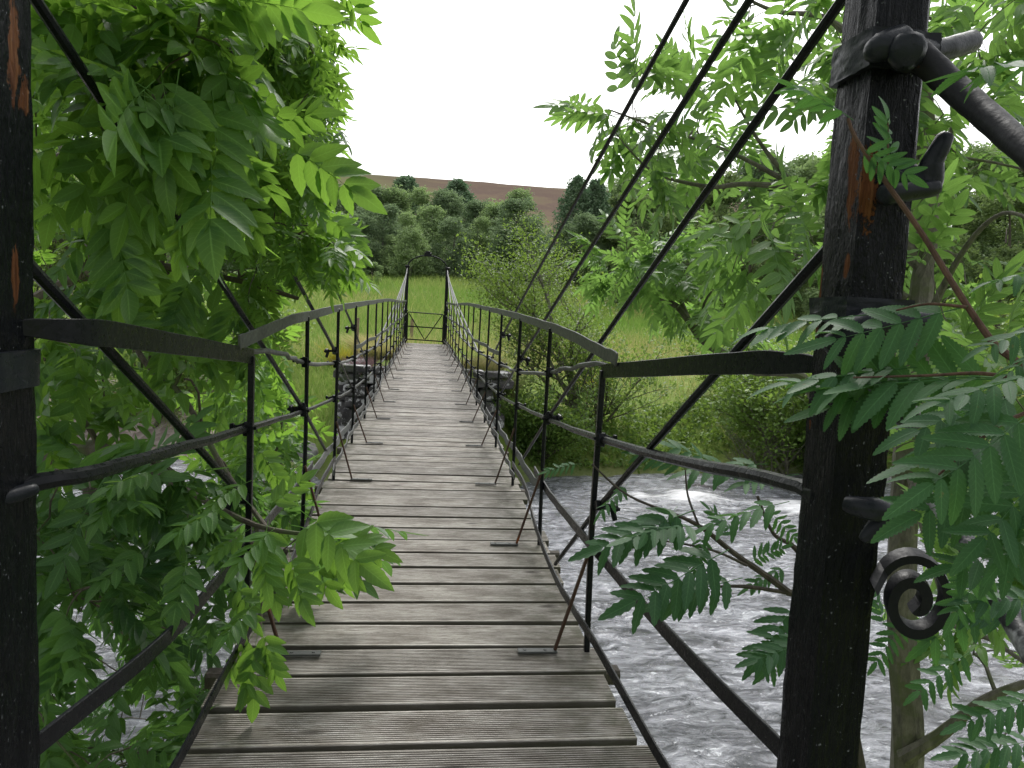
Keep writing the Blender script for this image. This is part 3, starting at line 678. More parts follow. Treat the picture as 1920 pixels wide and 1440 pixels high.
# trees grown from skeleton nodes plus leaf clusters joined by the nearest-branch rule
def grow(root, skel, clusters, rad0, radt, wood, sub='branch', sag=.12, maxlen=1.3):
    """skel: list of polylines [(p, r)...]; clusters: array of points. Builds the wood, returns direction per cluster"""
    mb = MB(); nodes = []; 
    for line in skel:
        P = smoothpts([p for p, r in line], 6); rr = np.interp(np.linspace(0, len(line)-1, len(P)), range(len(line)), [r for p, r in line])
        mb.tube(P, list(rr), 8, .05); nodes += [(np.array(p), r) for p, r in zip(P, rr)]
    NPos = [n[0] for n in nodes]; NR = [n[1] for n in nodes]
    C = list(range(len(clusters))); dirs = np.zeros((len(clusters), 3))
    arr = np.array(NPos); dist = np.array([np.min(np.linalg.norm(arr-c, axis=1)) for c in clusters]); near = np.array([int(np.argmin(np.linalg.norm(arr-c, axis=1))) for c in clusters])
    todo = set(C)
    while todo:
        i = min(todo, key=lambda k: dist[k]); todo.discard(i)
        a = np.array(NPos[near[i]]); b = clusters[i]; L = np.linalg.norm(b-a); d_ = b-a
        r0 = max(radt, min(NR[near[i]]*.6, rad0)); r1 = max(radt*.6, r0*.6)
        mid = (a+b)/2+np.array([0, 0, L*sag])+RN.normal(size=3)*L*.05
        q = a*.5+mid*.5+RN.normal(size=3)*L*.03
        mb.tube([a, q, mid, mid*.45+b*.55+np.array([0, 0, L*sag*.5]), b], [r0, r0*.9, r0*.8, r0*.7, r1], 5, .08)
        dirs[i] = (b-mid)/(np.linalg.norm(b-mid)+1e-6)
        base = len(NPos); NPos += [mid, b]; NR += [r0*.8, r1]
        for k in todo:
            for m_, p in ((base, mid), (base+1, b)):
                dd = np.linalg.norm(clusters[k]-p)+.02
                if dd < dist[k]: dist[k] = dd; near[k] = m_
    if root is not None: 
        o = mb.build(sub, wood, root); o.location = -Vector(root.location) 
    return dirs
def leafset(root, name, mat, tmpl, clusters, dirs, per, size, tint=(0, 1), spread=.9, droop=.35, up=.9, keep=None, view=0.):
    """compound leaves set around each cluster tip"""
    pos, ax, nm, sc, ti = [], [], [], [], []
    for c, dv in zip(clusters, dirs):
        n = int(RN.integers(per[0], per[1]+1)); base = RN.uniform(*tint)
        for k in range(n):
            a = dv*.8+rsph(1)[0]*spread; a[2] -= droop; a /= np.linalg.norm(a)
            s = size*RN.uniform(.7, 1.15); nn = np.array([0, 0, up])+RN.normal(size=3)*.45-Fw*view
            p = c-a*s*.12+RN.normal(size=3)*s*.1
            if keep is not None and not keep(p, a, s): continue
            pos.append(p); ax.append(a); nm.append(nn); sc.append(s); ti.append(np.clip(base+RN.normal()*.18, 0, 1))
    pos = np.array(pos); R_ = frames(np.array(ax), np.array(nm)); V, Q, LF, T = instance(tmpl, pos, R_, np.array(sc), np.array(ti))
    loc = np.array(root.location) if root is not None else np.zeros(3)
    o = link(name, arr_mesh(name, V-loc, Q, mat, T, LF), root); return o
def hero(root, name, mat, tmpl, items, loc=None):
    """items: (bx,by,bd, tx,ty,td, roll, tint)  base and tip of the rachis, roll of the blade; one object per leaf"""
    l0 = np.array(root.location)
    for it in items:
        bx, by, bd, tx, ty, td = it[:6]; roll = it[6] if len(it) > 6 else 0
        b = at(bx, by, bd); t = at(tx, ty, td); a = t-b; L = np.linalg.norm(a)
        n = -Fw*.9+np.array([0, 0, .75]); n = n-(n@a)/(a@a)*a; n /= np.linalg.norm(n); xx = np.cross(a/L, n); n = n*cos(roll)+xx*sin(roll)
        V, Q, LF, T = instance([random.choice(tmpl)], b[None], frames(a[None], n[None]), np.array([L]), np.array([it[7] if len(it) > 7 else RN.uniform(.1, .6)]))
        link(name, arr_mesh(name, V-l0, Q, mat, T, LF), root)
def sample_poly(poly, n, dfun, keep=None):
    xs_ = [p[0] for p in poly]; ys_ = [p[1] for p in poly]; out = []; g = 0
    while len(out) < n and g < n*60:
        g += 1; x = random.uniform(min(xs_), max(xs_)); y = random.uniform(min(ys_), max(ys_))
        if not inpoly(x, y, poly): continue
        dd = dfun(x, y); p = at(x, y, dd)
        if keep and not keep(x, y, dd, p): continue
        out.append(p)
    return np.array(out)
BRV = Vector
# ---- big ash tree at the left, over the railing
ASH = empty('ash_tree', 'large leafy ash tree hanging over the left railing beside the near post', 'tree', (-2.6, 2.1, -1.6))
def plane_d(x, y, X=-.5):
    r = Fw+Rt*(x-960)/F+Up*(720-y)/F
    return (X-CAM[0])/r[0] if r[0] < -.02 else 9
def keepA(x, y, d_, p):
    if p[2] < -1.7: return False
    if y > 455 and x < 540 and d_ < plane_d(x, y)+.3: return False
    if x > 500 and y > 520 and p[2] < 1.25: return False
    # never inside the walking corridor low down
    return not (p[0] > -.36 and p[2] < 1.15 and y < 850)
polyA = [(40, -120), (565, -120), (600, 60), (610, 170), (570, 260), (590, 330), (600, 410), (640, 480), (600, 560), (560, 610), (480, 640), (300, 640), (60, 620)]
polyA2 = [(60, 600), (470, 640), (480, 760), (330, 720), (170, 760), (60, 900)]
polyB = [(60, 900), (250, 860), (470, 900), (560, 940), (650, 1010), (640, 1080), (560, 1110), (500, 1180), (490, 1300), (420, 1330), (330, 1450), (180, 1480), (60, 1450)]
polyA1 = [(40, -120), (500, -120), (500, 300), (470, 520), (300, 560), (60, 560)]
polyAe = [(430, -120), (570, -120), (600, 60), (612, 170), (575, 260), (590, 330), (600, 410), (650, 490), (610, 560), (560, 620), (450, 640), (450, 400)]
cA = np.concatenate([sample_poly(polyA1, 26, lambda x, y: random.uniform(1.25, 1.6), lambda x, y, d_, p: y < 400 and x < 420 and d_ < plane_d(x, y)+.2), sample_poly(polyA1, 62, lambda x, y: random.uniform(1.7, 2.6), lambda x, y, d_, p: x < 440 and keepA(x, y, d_, p)),
                     sample_poly(polyA, 90, lambda x, y: random.uniform(2.6, 4.6), keepA), sample_poly(polyA2, 26, lambda x, y: random.uniform(2.0, 3.2), keepA)])
cE = sample_poly(polyAe, 230, lambda x, y: random.uniform(2.1, 3.4), keepA)
kB = lambda x, y, d_, p: p[2] > -1.7 and (y < 1020 and x > 400 or d_ > plane_d(x, y)+.28)
cB = np.concatenate([sample_poly(polyB, 60, lambda x, y: random.uniform(1.55, 2.5), kB), sample_poly(polyB, 50, lambda x, y: random.uniform(2.2, 3.4), lambda x, y, d_, p: p[2] > -1.8)])
V3 = lambda x, y, d_: tuple(at(x, y, d_))
skA = [[((-2.6, 2.1, -1.6), .14), ((-2.5, 2.15, -.2), .12), ((-2.3, 2.3, 1.2), .1), ((-2.2, 2.5, 2.6), .07), ((-1.7, 2.8, 3.8), .04)],
       [((-2.4, 2.2, .6), .06), ((-1.9, 2.4, 1.5), .045), V3(300, 40, 3) and (V3(300, 40, 3.0), .03), (V3(480, -40, 3.0), .016)],
       [((-2.3, 2.3, 1.2), .05), (V3(120, 300, 3.2), .035), (V3(330, 260, 3.0), .022), (V3(470, 300, 2.9), .014), (V3(500, 470, 2.8), .008)],
       [((-2.45, 2.15, 0.), .05), (V3(80, 560, 3.0), .035), (V3(240, 500, 2.8), .02), (V3(420, 520, 2.9), .012), (V3(560, 560, 3), .008)],
       [((-2.3, 2.3, 1.8), .05), (V3(150, 60, 2.5), .03), (V3(300, 180, 2.2), .016), (V3(430, 200, 2.1), .01)],
       [((-2.5, 2.1, -.5), .05), (V3(60, 880, 2.8), .04), (V3(240, 870, 2.4), .022), (V3(330, 910, 2.1), .011), (V3(480, 985, 1.9), .007), (V3(620, 1005, 1.8), .003)],
       [((-2.5, 2.1, -.6), .05), (V3(80, 900, 2.4), .03), (V3(170, 1100, 2.2), .015), (V3(300, 1250, 2.1), .01)],
       [(V3(480, 985, 1.9), .006), (V3(492, 1080, 1.85), .004), (V3(488, 1190, 1.78), .0025)],
       [((-2.3, 2.3, 2.2), .05), ((-1.6, 1.6, 3.1), .035), ((-.5, .6, 3.4), .02), ((.5, -.6, 3.3), .01)],
       [(V3(200, 470, 2.6), .014), (V3(260, 660, 2.5), .01), (V3(340, 740, 2.4), .009), (V3(420, 880, 2.2), .008), (V3(500, 990, 1.95), .006)],
       [(V3(170, 560, 2.9), .008), (V3(190, 640, 2.9), .006), (V3(170, 730, 2.9), .004), (V3(165, 800, 2.9), .002)],
       [(V3(180, 600, 2.9), .006), (V3(195, 740, 2.9), .004), (V3(195, 860, 2.9), .002)],
       [(V3(100, 620, 2.9), .005), (V3(120, 720, 2.9), .004), (V3(95, 830, 2.9), .002)]]
cShade = []  # unseen leaf clusters overhead, added to shade the near boards and ironwork
while len(cShade) < 34:
    p = np.array([random.uniform(-2.2, 1.6), random.uniform(-2.5, 2.6), random.uniform(2.3, 3.9)]); v = (p-CAM)@Fw
    if v < .15 or pix(p)[1] < -420: cShade.append(p)
cShade = np.array(cShade); allc = np.concatenate([cA, cE, cB, cShade]); dr = grow(ASH, skA, allc, .012, .0028, M['bark'])
nA, nE = len(cA), len(cE)
leafset(ASH, 'crown', M['ash'], T_ash, cA, dr[:nA], (3, 5), .205, (0, 1), .8, .3, .8)
leafset(ASH, 'crown', M['ash'], T_ashN, cE, dr[nA:nA+nE], (4, 6), .145, (.2, 1), .8, .25, .7)
leafset(ASH, 'crown', M['ash'], T_ashL, cShade, dr[nA+nE+len(cB):], (5, 7), .3, (0, 1), .9, .2, .9)  # added overhead leaves, out of view, shading the near end
leafset(ASH, 'crown', M['ash_dark'], T_ash, cB, dr[nA+nE:nA+nE+len(cB)], (3, 5), .19, (0, .9), .9, .35, .8)
hero(ASH, 'leaf_spray', M['ash'], T_ashH, [
    (285, 150, 1.35, 285, 250, 1.2, 0, .15), (335, 130, 1.3, 290, 300, 1.22, .3, .3), (345, 60, 1.5, 415, 165, 1.45, 0, .6), (395, 160, 1.4, 392, 290, 1.3, .2, .5),
    (392, 290, 1.35, 384, 400, 1.2, 0, .1), (520, 270, 1.7, 650, 345, 1.65, .5, .7), (160, 90, 1.4, 95, 150, 1.3, .2, .1),
    (230, 290, 1.6, 160, 350, 1.5, 0, 1.), (250, 300, 1.6, 190, 390, 1.55, .2, .9), (330, 20, 1.45, 330, -60, 1.4, .3, .2), (120, 60, 1.45, 190, 100, 1.3, .4, .3),
    (470, 250, 1.7, 560, 190, 1.6, .4, .7), (440, 60, 1.7, 520, 20, 1.6, -.2, .8), (440, 330, 1.5, 470, 430, 1.45, .5, .2), (560, 420, 2.2, 650, 500, 2.2, .5, .8), (600, 400, 2.2, 670, 450, 2.2, .3, .9),
    (370, 240, 1.5, 250, 230, 1.45, .5, .2), (390, 100, 1.5, 300, 110, 1.4, .4, .2), (620, -60, 1.6, 668, 42, 1.6, 1.1, .9), (150, 140, 1.45, 220, 200, 1.4, -.4, .2)])
hero(ASH, 'leaf_spray', M['ash'], T_ashH, [
    (255, 895, 1.6, 180, 960, 1.5, 0, .4), (300, 880, 1.6, 205, 900, 1.5, .4, .3), (520, 985, 1.55, 450, 1040, 1.45, 0, .35), (500, 975, 1.6, 490, 1075, 1.5, .2, .4), (560, 960, 1.6, 670, 1045, 1.5, .2, .6),
    (545, 985, 1.7, 640, 1010, 1.6, -.3, .7), (600, 1010, 1.7, 655, 1080, 1.65, .4, .6), (470, 900, 1.7, 400, 930, 1.6, .2, .5), (420, 950, 1.6, 330, 985, 1.5, .3, .2), (490, 1170, 1.75, 510, 1265, 1.7, .3, .6), (485, 1190, 1.75, 455, 1290, 1.7, .2, .5), (480, 1180, 1.8, 420, 1260, 1.8, .3, .4), (488, 1180, 1.75, 480, 1310, 1.7, -.3, .7), (620, 1000, 1.7, 705, 1030, 1.65, .2, .7), (560, 1000, 1.7, 610, 1100, 1.65, .3, .6), (500, 1020, 1.65, 520, 1120, 1.6, -.2, .5), (470, 990, 1.65, 400, 1030, 1.6, .2, .4), (630, 1010, 1.8, 640, 1100, 1.8, .6, .8), (500, 960, 1.7, 560, 900, 1.7, .3, .5), (440, 1090, 1.7, 470, 1160, 1.65, .2, .4),
    (540, 1030, 1.6, 555, 1120, 1.5, .5, .5), (280, 1020, 1.6, 190, 1080, 1.5, .1, .1), (350, 1040, 1.6, 330, 1130, 1.5, -.3, .1), (480, 1130, 1.6, 420, 1180, 1.5, .3, .1), (480, 830, 1.9, 520, 900, 1.9, .3, .7)])

# ---- young ashes on the far bank beyond the left railing
def spraytree(name, label, loc, poly, n, dr_, mat, tmpl, size, skel, per=(3, 5), rad=.012, radt=.003, wood='bark', droop=.3, cat='tree', leafname='crown', view=0., sub='branch', tint=(0, 1)):
    root = empty(name, label, cat, loc); c = sample_poly(poly, n, lambda x, y: random.uniform(*dr_), lambda x, y, d_, p: p[2] > gz(p[0], p[1])+.05)
    dv = grow(root, skel, c, rad, radt, M[wood], sub); leafset(root, leafname, M[mat], tmpl, c, dv, per, size, tint, .9, droop, .8, view=view); return root
p0 = at(470, 1000, 6.); p0[2] = WZ-.1
spraytree('young_ash', 'bright green young ash growing low on the river side behind the left railing', tuple(p0), [(380, 560), (470, 560), (540, 700), (545, 800), (530, 860), (570, 950), (540, 1010), (430, 980), (400, 800), (420, 700)], 100, (4.6, 6.6), 'ash', T_ashL, .3,
          [[(tuple(p0), .04), (V3(470, 900, 6), .03), (V3(500, 780, 6), .02), (V3(470, 640, 6), .01)], [(V3(470, 900, 6), .02), (V3(520, 840, 5.7), .01), (V3(530, 760, 5.7), .006)]], tint=(.3, 1))

# ---- rowan with the grey trunk standing behind the right post
tb = at(1700, 1440, 3.05); base = (float(tb[0])-.02, float(tb[1])+.05, -1.65)
ROW = empty('rowan_tree', 'rowan with a slender grey trunk rising behind the right post, its boughs against the sky', 'tree', base)
skR = [[(base, .07), (V3(1700, 1440, 3.05), .062), (V3(1690, 1150, 3.0), .058), (V3(1698, 900, 3.), .053), (V3(1720, 640, 3.0), .048), (V3(1740, 300, 3.), .04), (V3(1700, -50, 3), .03)],
       [(V3(1730, 500, 3.), .035), (V3(1600, 370, 3.1), .02), (V3(1500, 350, 3.2), .014), (V3(1400, 300, 3.3), .01), (V3(1330, 270, 3.4), .008), (V3(1210, 230, 3.5), .006), (V3(1140, 205, 3.5), .003)],
       [(V3(1540, 355, 3.15), .016), (V3(1400, 345, 3.2), .012), (V3(1330, 350, 3.2), .01), (V3(1230, 325, 3.3), .007), (V3(1170, 270, 3.3), .003)],
       [(V3(1735, 350, 3.), .03), (V3(1640, 150, 3.1), .018), (V3(1560, 40, 3.1), .013), (V3(1450, 20, 3.2), .009), (V3(1370, -20, 3.2), .004)],
       [(V3(1720, 640, 3.), .02), (V3(1800, 480, 2.7), .011), (V3(1880, 400, 2.5), .007), (V3(1960, 430, 2.4), .005)],
       [(V3(1740, 330, 3.), .014), (V3(1820, 180, 2.9), .009), (V3(1900, 60, 2.8), .005)],
       [(V3(1695, 1420, 3.), .035), (V3(1760, 1380, 2.9), .025), (V3(1850, 1310, 2.8), .018), (V3(1960, 1270, 2.7), .012)],
       [(V3(1700, 870, 3.), .016), (V3(1780, 1150, 2.5), .01), (V3(1860, 1200, 2.3), .008), (V3(1960, 1270, 2.1), .006)],
       [(V3(1480, 340, 3.2), .012), (V3(1420, 260, 3.2), .008), (V3(1380, 190, 3.2), .004)],
       [(V3(1700, 560, 3.), .02), (V3(1600, 500, 3.1), .012), (V3(1500, 470, 3.2), .007)]]
kR = lambda x, y, d_, p: p[2] > -1.5
cR = np.concatenate([sample_poly([(1100, 190), (1200, 130), (1350, 60), (1400, -60), (1600, -60), (1600, 330), (1500, 330), (1300, 310), (1180, 300)], 36, lambda x, y: random.uniform(2.8, 3.9), kR),
                     sample_poly([(1540, -80), (1960, -80), (1960, 560), (1700, 620), (1380, 560), (1340, 420), (1480, 350)], 74, lambda x, y: random.uniform(2.3, 4.2), kR),
                     sample_poly([(1760, 620), (1960, 560), (1960, 1440), (1800, 1440), (1780, 1250), (1790, 1100), (1760, 900)], 34, lambda x, y: random.uniform(1.9, 3.2), kR)])
dR = grow(ROW, skR, cR, .010, .0025, M['bark_grey'], 'branch', .08)
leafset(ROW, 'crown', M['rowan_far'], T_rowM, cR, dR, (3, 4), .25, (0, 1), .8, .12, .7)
# ---- small rowan between, in front of the meadow
b2 = at(1330, 720, 5.2); b2[2] = -1.9; b2[1] += .0
p0 = tuple(at(1570, 900, 4.4)); p0 = (p0[0], p0[1], WZ-.3)
spraytree('rowan_sapling', 'small rowan reaching over the water with a mossy crooked stem, leaves against the green meadow', p0,
          [(1110, 480), (1190, 430), (1380, 440), (1400, 500), (1340, 560), (1420, 640), (1330, 640), (1240, 560), (1120, 540)], 46, (4.0, 4.8), 'rowan_far', T_row, .22,
          [[(p0, .04), (V3(1540, 800, 4.4), .036), (V3(1400, 690, 4.4), .03), (V3(1320, 640, 4.4), .024), (V3(1270, 575, 4.4), .02), (V3(1200, 540, 4.4), .012), (V3(1180, 480, 4.4), .006)], [(V3(1290, 600, 4.4), .018), (V3(1260, 520, 4.4), .008), (V3(1230, 470, 4.4), .005)],
           [(V3(1330, 650, 4.4), .014), (V3(1320, 570, 4.3), .008), (V3(1380, 500, 4.3), .004)]], tint=(.3, 1), wood='bark_grey', rad=.009)
# ---- low rowan spray over the water left of the post
p0 = (1.75, 2.0, -1.55)
lowr = empty('low_rowan', 'low rowan boughs with dark green leaflets spread over the water left of the right post', 'tree', p0)
skL = [[(p0, .03), (V3(1560, 1190, 1.9), .018), (V3(1480, 1112, 1.8), .009), (V3(1380, 1040, 1.75), .007), (V3(1300, 980, 1.7), .005), (V3(1180, 930, 1.7), .003), (V3(1110, 870, 1.7), .002)],
       [(V3(1480, 1112, 1.8), .006), (V3(1400, 1100, 1.75), .005), (V3(1340, 1100, 1.75), .003)], [(V3(1310, 985, 1.7), .003), (V3(1290, 930, 1.7), .0025), (V3(1285, 880, 1.7), .0015)],
       [(V3(1560, 1190, 1.9), .01), (V3(1500, 1040, 2), .008), (V3(1450, 1000, 2.), .005), (V3(1420, 930, 2.), .004)], [(V3(1400, 1060, 1.75), .004), (V3(1330, 1030, 1.7), .003), (V3(1220, 1010, 1.7), .002)]]
mbd = grow(lowr, skL, np.zeros((0, 3)), .01, .002, M['bark_dark']) if False else None
mb = MB()
for line in skL:
    P = smoothpts([p for p, r in line], 6); rr = np.interp(np.linspace(0, len(line)-1, len(P)), range(len(line)), [r for p, r in line]); mb.tube(P, list(rr), 6, .08)
o = mb.build('branch', M['bark_dark'], lowr); o.location = -Vector(p0)
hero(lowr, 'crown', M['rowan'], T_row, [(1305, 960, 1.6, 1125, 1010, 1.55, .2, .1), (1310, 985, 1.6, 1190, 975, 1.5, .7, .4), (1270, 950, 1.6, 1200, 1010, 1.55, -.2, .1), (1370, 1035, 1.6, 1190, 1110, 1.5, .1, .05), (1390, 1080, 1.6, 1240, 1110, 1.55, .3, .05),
     (1480, 940, 1.6, 1320, 965, 1.6, .6, .8), (1440, 950, 1.8, 1490, 1010, 1.8, .4, .7), (1380, 1010, 1.7, 1340, 950, 1.7, .3, .6), (1400, 1050, 1.75, 1470, 1030, 1.75, .5, .6), (1320, 1000, 1.7, 1300, 1065, 1.65, .4, .8),
     (1500, 1130, 1.7, 1420, 1230, 1.6, .1, .05), (1520, 1150, 1.7, 1440, 1250, 1.65, -.2, .05), (1530, 1200, 1.6, 1420, 1225, 1.55, .3, .05), (1440, 870, 1.8, 1300, 860, 1.75, .5, .6), (1400, 900, 1.9, 1270, 830, 1.9, .4, .6), (1500, 890, 1.8, 1390, 900, 1.75, .8, .9),
     (1480, 1060, 1.9, 1400, 1090, 1.9, .5, .7), (1290, 880, 1.9, 1200, 840, 1.9, .2, .5), (1090, 870, 2., 1025, 880, 2., .3, .7), (1180, 905, 1.9, 1120, 950, 1.85, .7, .7)])
# ---- near rowan shoot crossing in front of the right post
p0 = (.98, .72, -.9)
SH = empty('rowan_shoot', 'reddish rowan shoot with large serrated leaves crossing in front of the right post', 'plant', p0)
mb = MB()
for line in ([(p0, .012), (V3(1990, 1000, .75), .008), (V3(1935, 725, .74), .0042), (V3(1860, 640, .76), .0038), (V3(1795, 545, .78), .0034), (V3(1730, 440, .8), .003), (V3(1660, 340, .8), .0026), (V3(1605, 260, .8), .002), (V3(1590, 222, .8), .002)],
             [(V3(1812, 576, .77), .002), (V3(1740, 570, .79), .0015), (V3(1680, 582, .8), .001)], [(V3(1930, 715, .74), .0025), (V3(1840, 700, .76), .002), (V3(1740, 704, .78), .0015), (V3(1600, 708, .8), .001)],
             [(V3(1960, 760, .6), .002), (V3(1870, 800, .6), .0015), (V3(1760, 890, .6), .001)], [(V3(1665, 345, .8), .0012), (V3(1665, 230, .8), .0008)]):
    P = smoothpts([p for p, r in line], 6); rr = np.interp(np.linspace(0, len(line)-1, len(P)), range(len(line)), [r for p, r in line]); mb.tube(P, list(rr), 8, .05)
o = mb.build('stem', M['twig_red'], SH); o.location = -Vector(p0)
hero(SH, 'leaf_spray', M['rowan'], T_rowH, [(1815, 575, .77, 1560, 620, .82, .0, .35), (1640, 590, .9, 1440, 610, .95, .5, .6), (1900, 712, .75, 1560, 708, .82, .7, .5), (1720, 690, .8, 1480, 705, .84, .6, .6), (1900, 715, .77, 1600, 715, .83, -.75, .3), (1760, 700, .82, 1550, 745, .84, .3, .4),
     (1945, 765, .58, 1750, 895, .56, .05, .3), (1930, 740, .66, 1720, 800, .66, .3, .2), (1990, 850, .62, 1840, 1000, .6, .2, .3), (1990, 1020, .66, 1790, 1050, .66, .4, .1), (1600, 225, .8, 1490, 150, .82, .9, .8), (1610, 270, .8, 1700, 330, .78, 1.1, .7),
     (1667, 345, .8, 1668, 222, .8, .5, .8), (1980, 110, .7, 1800, 115, .68, .9, .4), (1990, 600, .66, 1850, 640, .66, .6, .3), (1990, 500, .8, 1860, 520, .8, .8, .4), (1850, 1040, .8, 1790, 1150, .8, .3, .1), (1980, 1130, .8, 1840, 1120, .8, .3, .05), (1960, 700, .6, 1760, 740, .6, .7, .3), (1990, 780, .7, 1730, 830, .68, .8, .1), (1960, 850, .66, 1720, 950, .66, .2, .2), (1990, 920, .6, 1880, 1040, .6, .4, .2), (1800, 700, .85, 1640, 740, .88, .5, .1), (1990, 640, .7, 1880, 690, .7, .8, .2)])
hero(SH, 'leaf_spray', M['rowan'], T_row, [(1890, 1080, 1.1, 1740, 1200, 1.1, .1, .05), (1900, 1160, 1.1, 1780, 1130, 1.1, .2, .05), (1830, 1220, 1.2, 1720, 1290, 1.2, .5, .7), (1960, 1300, 1.1, 1810, 1340, 1.1, .4, .3), (1660, 1180, 1.5, 1640, 1090, 1.5, .3, .4), (1700, 1160, 1.5, 1640, 1240, 1.5, .3, .1), (1960, 1390, 1.1, 1800, 1400, 1.1, .4, .3)])

# ------------------------------------------------------------------ recursive small trees
def rectree(base, h, spread, levels, seed, r0, lean=(0, 0), nsub=4):
    rg = random.Random(seed); mb = MB(); tips = []
    def br(p, d_, L, r, lv):
        n = 5; P = [p]; q = p; dd = d_.copy()
        for k in range(n):
            dd = (dd+Vector((rg.gauss(0, .14), rg.gauss(0, .14), rg.gauss(0, .08)+.03))).normalized(); q = q+dd*L/n; P.append(q)
        mb.tube(P, [r*(1-.55*i/n) for i in range(n+1)], 6 if lv > 1 else 5, .05)
        if lv <= 1: tips.extend([(P[i], dd) for i in (2, 3, 4, 5)]); return
        for k in range(nsub+(1 if lv == levels else 0)*3):
            i = rg.randint(1 if lv < levels else 1, n); a = rg.uniform(0, 2*pi); el = rg.uniform(.5, 1.15)
            side = Vector((cos(a), sin(a), 0)); nd = (dd*cos(el)+side*sin(el)*spread+Vector((0, 0, .12))).normalized()
            br(P[i], nd, L*rg.uniform(.5, .72), r*.55*(1-.08*i), lv-1)
        br(P[-1], dd, L*.6, r*.45, lv-1)
    br(Vector(base), Vector((lean[0], lean[1], 1)).normalized(), h*.48, r0, levels)
    return mb, tips
def bushtree(name, label, cat, base, h, spread, levels, seed, r0, mat, wood, leaf, per, lean=(0, 0), jit=.1, frac=1., tmpl=None, stems=1, tint=(0, 1)):
    root = empty(name, label, cat, base); pts, dirs = [], []; M_ = MB()
    for k in range(stems):
        b = (base[0]+random.uniform(-.25, .25)*(stems > 1), base[1]+random.uniform(-.2, .2)*(stems > 1), base[2])
        mb, tips = rectree(b, h*random.uniform(.85, 1.05), spread, levels, seed+k, r0, (lean[0]+random.uniform(-.5, .5)*(stems > 1), lean[1]+random.uniform(-.3, .3)*(stems > 1)))
        n0 = len(M_.v); M_.v += mb.v; M_.f += [tuple(i+n0 for i in f) for f in mb.f]
        for p, d_ in tips:
            if random.random() < frac:
                for q in range(per): pts.append(np.array(p)+RN.normal(size=3)*jit); dirs.append(np.array(d_))
    o = M_.build('branch' if stems > 1 else 'trunk', M[wood], root); o.location = -Vector(base)
    n = len(pts); pts = np.array(pts); ax = np.array(dirs)+rsph(n)*.9; nn = rsph(n)*.5+np.array([0, 0, 1]); tn = np.clip(RN.uniform(tint[0], tint[1], n)+.15*np.sin(pts[:, 0]*3)*np.sin(pts[:, 2]*4), 0, 1)
    V, Q, LF, T = instance(tmpl or T_simple, pts, frames(ax, nn), leaf*RN.uniform(.6, 1.3, n), tn)
    link('crown', arr_mesh('crown', V-np.array(base), Q, M[mat], T, LF), root); return root
def gb(x, y, dist):
    p = at(x, y, dist); return (float(p[0]), float(p[1]), float(gz(p[0], p[1]))-.05)
def onground(px, Y):
    """point on the ground seen in column px at world depth Y (image column taken near the horizon)"""
    r = Fw+Rt*(px-960)/F+Up*(720-600)/F; t = Y/r[1]; X = CAM[0]+r[0]*t; return (float(X), float(Y), float(gz(X, Y))-.05)
b = onground(1105, 14.6)
bushtree('alder_tree', 'sparse alder with grey twiggy branches on the far bank right of the bridge', 'tree', b, 5.2, 1.15, 4, 12, .12, 'alder', 'bark_grey', .055, 24, (.0, 0), .2, 1.)
b = onground(1045, 13.3)
bushtree('bank_shrub', 'dark leafy shrub at the foot of the sparse alder, beside the pier', 'shrub', b, 1.9, 1.0, 3, 31, .03, 'shrub', 'bark_dark', .06, 14, (0, 0), .1, 1, stems=5, tint=(0, .5))
b = onground(1130, 14.9)
bushtree('bank_shrub', 'light green shrub right of the sparse alder on the grass bank', 'shrub', b, 2.6, 1.2, 3, 41, .03, 'shrub', 'bark', .07, 8, (.1, 0), .12, 1, stems=4, tint=(.2, .9))
b = onground(1500, 13.6)
bushtree('willow_bush', 'yellow green willow bush on the far bank just left of the right post', 'shrub', b, 3.2, 1.3, 3, 51, .035, 'shrub', 'bark_grey', .09, 10, (0, 0), .16, 1, stems=5, tint=(.3, 1))
b = onground(1400, 17)
bushtree('willow_bush', 'low pale green bush at the meadow edge behind the crooked rowan stem', 'shrub', b, 2.6, 1.3, 3, 61, .035, 'shrub', 'bark', .09, 10, (0, 0), .16, 1, stems=5, tint=(.3, 1))
b = onground(1640, 13.4)
bushtree('willow_bush', 'dense willow bush on the far bank seen right of the right post', 'shrub', b, 3.8, 1.3, 3, 71, .035, 'shrub', 'bark', .09, 10, (0, 0), .16, 1, stems=6, tint=(.2, .9))
b = onground(1850, 14)
bushtree('willow_bush', 'tall bush on the far bank at the right edge of the photo', 'shrub', b, 4.4, 1.3, 3, 81, .04, 'shrub', 'bark', .1, 10, (0, 0), .18, 1, stems=6, tint=(.2, .9))
b = onground(1440, 13.3)
bushtree('dead_shrub', 'tangle of bare grey sticks at the water edge below the yellow green bush', 'shrub', b, 1.6, 1.6, 3, 91, .02, 'shrub', 'bark_grey', .05, 1, (0, 0), .1, .25, stems=5)
b = onground(300, 15)
bushtree('alder_bush', 'leafy bush on the left bank hidden behind the big ash', 'shrub', b, 3.4, 1.2, 3, 101, .04, 'shrub', 'bark', .09, 9, (0, 0), .16, 1, stems=5, tint=(.1, .8))
b = onground(80, 19)
bushtree('alder_bush', 'tall bush far left beyond the gravel beach', 'shrub', b, 5.4, 1.2, 3, 111, .05, 'shrub', 'bark', .13, 9, (0, 0), .2, 1, stems=6, tint=(.1, .7))
b = onground(470, 17.5)
bushtree('alder_bush', 'rounded bright bush on the left bank beyond the hanging ash leaves', 'shrub', b, 2.6, 1.2, 3, 121, .04, 'shrub', 'bark', .09, 9, (0, 0), .16, 1, stems=5, tint=(.4, 1))

